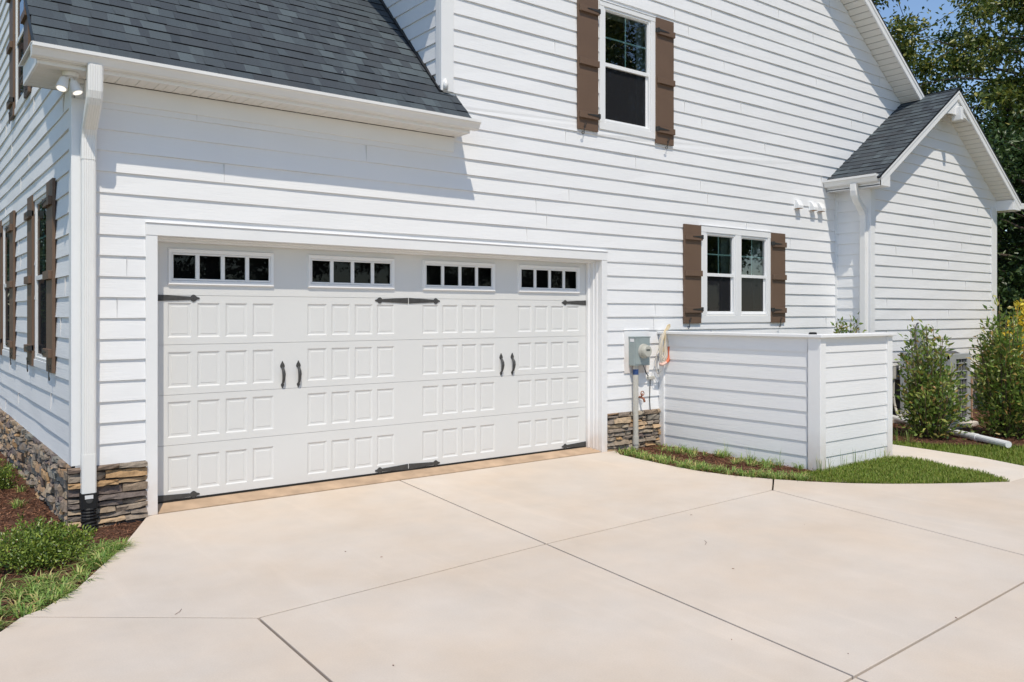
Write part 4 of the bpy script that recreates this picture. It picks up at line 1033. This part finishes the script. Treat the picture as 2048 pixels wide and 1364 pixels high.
def shrub(name, loc, h, rad, nst, nleaf, L, lm_, label, cat='shrub', top=.25, lean=.5, sticks=True, base=.05, group=None, spread=.10, tilt=0):
    root = empty(name, loc); tag(root, label, cat, group)
    stems = MB(); Ps = []; As = []
    for s in range(nst):
        a = nrg.uniform(0, 2 * math.pi); rr = rad * math.sqrt(nrg.uniform(.0, 1)); hh = h * (1 - top * nrg.uniform(0, 1)) * (1 - .45 * (rr / rad) ** 2)
        if s < 4: hh = h * nrg.uniform(.9, 1.0); rr *= .7
        hh *= 1 - tilt * (math.cos(a) * .795 - math.sin(a) * .607) * rr / rad
        b = np.array([math.cos(a) * rr * .25, math.sin(a) * rr * .25, -.03]); t = np.array([math.cos(a) * rr, math.sin(a) * rr, hh])
        m_ = (b + t) / 2 + np.array([math.cos(a), math.sin(a), 0]) * rr * .22 + nrg.normal(size=3) * .02
        pts = [(1 - q) ** 2 * b + 2 * q * (1 - q) * m_ + q * q * t for q in np.linspace(0, 1, 7)]
        if sticks: stems.tube([Vector(loc) + Vector(p) for p in pts], [.009 * (1 - .7 * q) * h ** .5 for q in np.linspace(0, 1, 7)], 5)
        k = nleaf // nst
        q = nrg.uniform(base, 1, k) ** .85
        bb, mm, tt = b[None], m_[None], t[None]; Q = q[:, None]
        c = (1 - Q) ** 2 * bb + 2 * Q * (1 - Q) * mm + Q * Q * tt
        tan = unit(2 * (1 - Q) * (mm - bb) + 2 * Q * (tt - mm))
        sp = spread * h ** .5 * (1 - .75 * Q ** 3)
        off = nrg.normal(size=(k, 3)) * sp
        Ps.append(c + off); As.append(tan * .5 + unit(off) * .9 + nrg.normal(size=(k, 3)) * .35 + np.array([0, 0, .15]))
    P = np.concatenate(Ps); A = np.concatenate(As)
    keep = P[:, 2] > .01; P, A = P[keep], A[keep]
    n = len(P); V, Fc = leaf_arrays(P, A, L * nrg.uniform(.6, 1.2, n), L * .42 * nrg.uniform(.7, 1.2, n))
    np_mesh('foliage', V, Fc, lm_, root)
    if sticks: stems.build('stems', M['twig'], root, smooth=True)
    return root
shrub('evergreen_shrub', (10.10, -1.86, -.03), 1.70, .43, 34, 3100, .095, M['shrubleaf'], 'upright glossy green shrub in front of the air conditioner', top=.5, spread=.085)
shrub('evergreen_shrub', (11.08, -2.52, -.03), 1.86, .46, 44, 5200, .095, M['shrubleaf'], 'larger dense green shrub at the right edge, in front of the golden bush', top=.35, spread=.095, tilt=.32)
shrub('evergreen_shrub', (9.66, -.80, -.03), 1.73, .34, 30, 2400, .09, M['shrubleaf'], 'shrub whose leafy tip peeks above the screen wall cap', top=.14, spread=.07)
shrub('golden_shrub', (14.95, -1.44, -.05), 2.14, .68, 70, 10500, .11, M['goldleaf'], 'bright golden yellow bush beyond the corner of the entry wing', top=.4, spread=.13)
shrub('low_shrub', (-1.05, -.88, -.04), .33, .40, 165, 6000, .034, M['boxleaf'], 'low spreading small-leaved green shrub beside the black downspout drain', top=.35, spread=.055, sticks=False)
shrub('low_shrub', (-.98, 2.20, -.04), .30, .20, 60, 1700, .034, M['boxleaf'], 'small rounded green shrub in the mulch bed along the stone side wall', top=.3, spread=.05, sticks=False)

def in_poly(x, y, poly):
    c = np.zeros(len(x), bool); j = len(poly) - 1
    for i in range(len(poly)):
        xi, yi = poly[i]; xj, yj = poly[j]
        m_ = ((yi > y) != (yj > y)) & (x < (xj - xi) * (y - yi) / (yj - yi + 1e-12) + xi); c ^= m_; j = i
    return c
def scatter(poly, n):
    xs = [p[0] for p in poly]; ys = [p[1] for p in poly]; X = []; Y = []
    tot = 0
    while tot < n:
        x = nrg.uniform(min(xs), max(xs), n * 2); y = nrg.uniform(min(ys), max(ys), n * 2); k = in_poly(x, y, poly)
        X.append(x[k]); Y.append(y[k]); tot += k.sum()
    return np.concatenate(X)[:n], np.concatenate(Y)[:n]
def blades(name, x, y, z, hmin, hmax, wd, lean, m, kind='stuff', dirs=None):
    n = len(x); h = nrg.uniform(hmin, hmax, n); a = nrg.uniform(0, 2 * math.pi, n) if dirs is None else dirs
    ln = nrg.uniform(.2, 1, n) * lean
    D = np.stack([np.cos(a), np.sin(a), np.zeros(n)], 1); S = np.stack([-np.sin(a), np.cos(a), np.zeros(n)], 1)
    B = np.stack([x, y, np.full(n, z)], 1); Zv = np.array([[0, 0, 1.0]])
    W_ = (wd * nrg.uniform(.6, 1.3, n))[:, None]; hh = h[:, None]; lnn = ln[:, None]
    p1 = B + Zv * hh * .6 + D * hh * lnn * .35; p2 = B + Zv * hh * (1 - .35 * lnn) + D * hh * lnn
    V = np.stack([B - S * W_ * .5, B + S * W_ * .5, p1 + S * W_ * .42, p1 - S * W_ * .42, p2], 1).reshape(-1, 3)
    b = np.arange(n)[:, None] * 5
    Fc = np.concatenate([b + np.array([[0, 1, 2]]), b + np.array([[0, 2, 3]]), b + np.array([[3, 2, 4]])], 1).reshape(-1, 3)
    o = np_mesh(name, V, Fc, m); tag(o, kind=kind); return o
def clumps(name, cs, z, per, rad, hmin, hmax, wd, lean, m):
    X = []; Y = []; Dd = []
    for (cx, cy) in cs:
        k = int(per * nrg.uniform(.5, 1.4)); a = nrg.uniform(0, 2 * math.pi, k); r = rad * nrg.uniform(0, 1, k)
        X.append(cx + np.cos(a) * r); Y.append(cy + np.sin(a) * r); Dd.append(a + nrg.normal(size=k) * .5)
    return blades(name, np.concatenate(X), np.concatenate(Y), z, hmin, hmax, wd, lean, m, dirs=np.concatenate(Dd))

# lawn in front of the screen wall
lawn1 = [(6.42, -2.42), (7.86, -2.42)] + wn[1:] + [p for p in edge_r2[::-1]][1:] + [(5.66, -2.40), (5.9, -2.35)]
x, y = scatter(lawn1, 15000); k = nrg.uniform(size=len(x)) < np.clip((x - 5.6) * 1.2 + .25, .2, 1)
tag(sheet('lawn', [(6.0, -2.46), (7.9, -2.42)] + wn[1:] + [p for p in edge_r2[::-1]][1:4] + [(5.95, -2.75)], -.004, M['lawn']))
blades('lawn_grass', x[k], y[k], -.006, .025, .058, .006, .8, M['grass'])
# lawn beyond the walkway
lawn2 = [(8.80, -3.10), (8.88, -2.45), (8.92, -1.9), (8.92, -.4), (9.28, -.4), (9.3, -1.5), (9.55, -2.2), (10.1, -2.75), (10.6, -3.4), (12.2, -4.0), (10.5, -5), (9.4, -4.2), (8.52, -3.9)]
x, y = scatter(lawn2, 15000); blades('lawn_grass', x, y, -.07, .05, .105, .007, .7, M['grass'])
# crabgrass along the left drive edge
EL = [(-.42, -.86), (-.50, -.98), (-.62, -1.20), (-.74, -1.42), (-.86, -1.64), (-.96, -1.82), (-1.08, -1.98), (-1.22, -2.12), (-1.36, -2.30)]
cs = []
for i in range(len(EL) - 1):
    for k in range(8):
        t = nrg.uniform(); off = abs(nrg.normal()) * (.07 + .035 * i)
        cs.append((EL[i][0] * (1 - t) + EL[i + 1][0] * t - off * .93 - .01, EL[i][1] * (1 - t) + EL[i + 1][1] * t + off * .35))
for k in range(10): cs.append((-.62 + nrg.normal() * .07, -.93 + nrg.normal() * .07))
for k in range(7): cs.append((-1.35 + nrg.normal() * .1, -1.62 + nrg.normal() * .1))
clumps('crabgrass', cs, -.035, 26, .035, .05, .125, .0095, 1.7, M['weed'])
clumps('crabgrass', [(-.93, 1.15), (-.90, 1.2), (-.78, 3.4), (-.80, 3.3), (-.82, 1.9)], -.035, 30, .04, .05, .12, .008, 1.2, M['weed'])
# weeds and mulch between drive and screen wall
cs = []
for k in range(125):
    t = nrg.uniform(); yy = -.12 - 2.5 * t; ex = np.interp(-yy, [0, .3, .825, 1.25, 1.6, 2.0, 2.36, 2.68, 3.0], [5.52, 5.41, 5.37, 5.34, 5.35, 5.44, 5.62, 5.82, 6.07])
    cs.append((ex + .02 + abs(nrg.normal()) * .12, yy)) if nrg.uniform() < .62 + .38 * math.sin(yy * 5.3) ** 2 else None
for k in range(22): cs.append((6.20 + nrg.normal() * .09, -.62 + nrg.normal() * .14))
for k in range(16): cs.append((6.13 + nrg.normal() * .10, -1.75 + nrg.normal() * .18))
for k in range(14): cs.append((6.33 + nrg.normal() * .04, nrg.uniform(-2.3, -.4)))
clumps('crabgrass', cs, -.014, 16, .045, .035, .125, .0085, 1.7, M['weed'])
clumps('tall_grass', [(6.38, -2.44), (6.5, -2.45), (6.8, -2.44), (7.1, -2.44), (7.35, -2.44), (7.6, -2.44), (7.8, -2.44), (6.28, -1.6), (6.25, -2.0), (6.30, -1.2)], -.01, 10, .06, .10, .26, .005, .5, M['weed'])
clumps('tall_grass', [(9.35 + .1 * k, -1.6 - .12 * k) for k in range(-4, 3)], -.03, 22, .09, .10, .28, .006, .5, M['weed'])

def chips(name, poly, n, z, avoid=None, smin=.02, smax=.06):
    x, y = scatter(poly, n); L = nrg.uniform(smin, smax, n); Wd = nrg.uniform(.004, .011, n); a = nrg.uniform(0, 2 * math.pi, n)
    A = np.stack([np.cos(a), np.sin(a), nrg.normal(size=n) * .35], 1)
    V, Fc = leaf_arrays(np.stack([x, y, z + nrg.uniform(.0, .016, n)], 1), A, L, Wd, .3)
    return tag(np_mesh(name, V, Fc, M['chips']), kind='stuff')
chips('mulch_chips', [(-.70, -.05), (-.12, -.06), (-.30, -.50), (-.50, -.95), (-.93, -1.76), (-1.36, -2.25), (-2.2, -1.9), (-1.7, 1), (-1.5, 4.5), (-.75, 4.5), (-.72, .5)], 11000, -.030)
chips('mulch_chips', [(5.50, -.08), (6.38, -.08), (6.38, -2.42), (5.75, -2.50), (5.40, -1.9), (5.40, -.6)], 5500, -.010)
chips('mulch_chips', [(9.3, -.4), (9.32, -1.5), (9.55, -2.15), (10.1, -2.7), (10.6, -3.3), (13, -3.2), (13.2, -.7), (10.75, -.65)], 6500, -.026, smin=.03, smax=.08)
# a few stray bits on the concrete
mb = MB()
for k in range(12):
    x, y = rng.uniform(-.8, 7), rng.uniform(-5.6, -.4); a = rng.uniform(0, 6.28); L = rng.uniform(.006, .022)
    mb.tube([(x, y, .004), (x + math.cos(a) * L, y + math.sin(a) * L, .005)], rng.uniform(.0012, .0028), 5)
for (x, y, a, L) in ((3.05, -3.55, .5, .12), (-.55, -2.62, .7, .09)):
    mb.tube([(x, y, .004), (x + math.cos(a) * L * .5, y + math.sin(a) * L * .5, .005), (x + math.cos(a + .2) * L, y + math.sin(a + .2) * L, .004)], .0012, 5)
tag(mb.build('leaf_litter', M['chips']), kind='stuff')

# ---- trees
def tree(name, h, cr, nleaf, L, lmat, seed, crown_lo=.25, nclus=150, clus=.55):
    r_ = np.random.default_rng(seed)
    root = empty(name, (0, 0, 0))
    mb = MB(); th = h * .8; nS = 8; bend = r_.normal(size=(nS, 2)) * .12
    tr = [Vector((bend[i][0] * i / nS, bend[i][1] * i / nS, -.2 + th * i / (nS - 1))) for i in range(nS)]
    mb.tube(tr, [max(.03, .020 * h * (1 - .9 * i / (nS - 1))) for i in range(nS)], 9)
    cen = []
    nl = 26
    for i in range(nl):
        f = crown_lo + (1 - crown_lo) * (i + r_.uniform()) / nl * .93; z0 = th * min(.97, f); a = i * 2.4 + r_.uniform(-.5, .5)
        prof = math.sin(math.pi * min(1, (f - crown_lo) / (1 - crown_lo) * .80 + .18)) ** .7
        Lb = cr * prof * r_.uniform(.75, 1.15)
        s = Vector((0, 0, z0)); e = s + Vector((math.cos(a) * Lb, math.sin(a) * Lb, Lb * r_.uniform(.05, .5)))
        m_ = (s + e) / 2 + Vector((0, 0, Lb * r_.uniform(0, .14)))
        pts = [s * (1 - q) ** 2 + m_ * 2 * q * (1 - q) + e * q * q for q in np.linspace(0, 1, 6)]
        mb.tube(pts, [max(.012, .0065 * h * (1 - .85 * q)) for q in np.linspace(0, 1, 6)], 6)
        for k in range(max(2, nclus // nl)):
            q = r_.uniform(.35, 1.05); c = s * (1 - q) ** 2 + m_ * 2 * q * (1 - q) + e * q * q
            d = Vector(r_.normal(size=3)) * .26 * Lb * q; d.z *= .7
            mb.tube([c, c + d], [.014, .006], 4, cap=False); cen.append(np.array(c + d))
    mb.build('trunk', M['bark'], root, smooth=True)
    cen = np.array(cen); per = r_.integers(int(nleaf / len(cen) * .5), int(nleaf / len(cen) * 1.5), len(cen))
    ci = np.repeat(np.arange(len(cen)), per); n = len(ci)
    sz = clus * r_.uniform(.6, 1.3, len(cen))
    off = r_.normal(size=(n, 3)); off = unit(off) * (np.abs(r_.normal(size=(n, 1))) ** .8) * sz[ci][:, None] * np.array([1, 1, .55])
    P = cen[ci] + off; A = unit(off) * .6 + r_.normal(size=(n, 3)) * .5 + np.array([0, 0, -.25])
    V, Fc = leaf_arrays(P, A, L * r_.uniform(.6, 1.25, n), L * .5 * r_.uniform(.7, 1.2, n))
    np_mesh('crown', V, Fc, lmat, root)
    return root
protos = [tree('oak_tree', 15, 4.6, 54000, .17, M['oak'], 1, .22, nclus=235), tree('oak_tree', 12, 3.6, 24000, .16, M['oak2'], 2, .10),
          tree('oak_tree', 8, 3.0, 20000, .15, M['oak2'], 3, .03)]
used = [False] * 3
def place(k, loc, rz, sc, label, group='trees beyond the house'):
    o = protos[k] if not used[k] else copy_tree(protos[k]); used[k] = True
    o.location = loc; o.rotation_euler.z = rz; o.scale = (sc, sc, sc); tag(o, label, 'tree', group); return o
TREES = [
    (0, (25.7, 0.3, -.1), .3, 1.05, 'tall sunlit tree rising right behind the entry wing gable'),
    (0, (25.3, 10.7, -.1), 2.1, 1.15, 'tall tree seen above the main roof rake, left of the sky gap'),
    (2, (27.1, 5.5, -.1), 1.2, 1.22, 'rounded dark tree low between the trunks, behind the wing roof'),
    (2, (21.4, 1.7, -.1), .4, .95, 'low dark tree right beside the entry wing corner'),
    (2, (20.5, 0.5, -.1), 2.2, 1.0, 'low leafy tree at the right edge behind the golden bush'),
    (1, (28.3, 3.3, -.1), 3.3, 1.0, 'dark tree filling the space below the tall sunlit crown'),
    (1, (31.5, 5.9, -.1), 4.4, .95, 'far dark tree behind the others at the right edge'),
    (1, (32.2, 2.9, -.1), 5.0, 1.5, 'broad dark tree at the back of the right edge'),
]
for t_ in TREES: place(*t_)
# the woods across the drive, which the windows mirror
for i, (k, x, y, s) in enumerate(((0, 16, -24, 1.3), (1, 24, -21, 1.6), (0, 31, -18, 1.5), (1, 10, -30, 1.6), (0, 39, -18, 1.5), (0, 27, -27, 1.6), (0, -5, 31, 1.1), (1, -9, 36, 1.3), (2, -3.6, 24, 1.2), (0, -13, 44, 1.3))):
    place(k, (x, y, -.1), i * 1.3, s, 'tree of the wood across the drive, seen only mirrored in the window panes', 'trees mirrored in the windows')
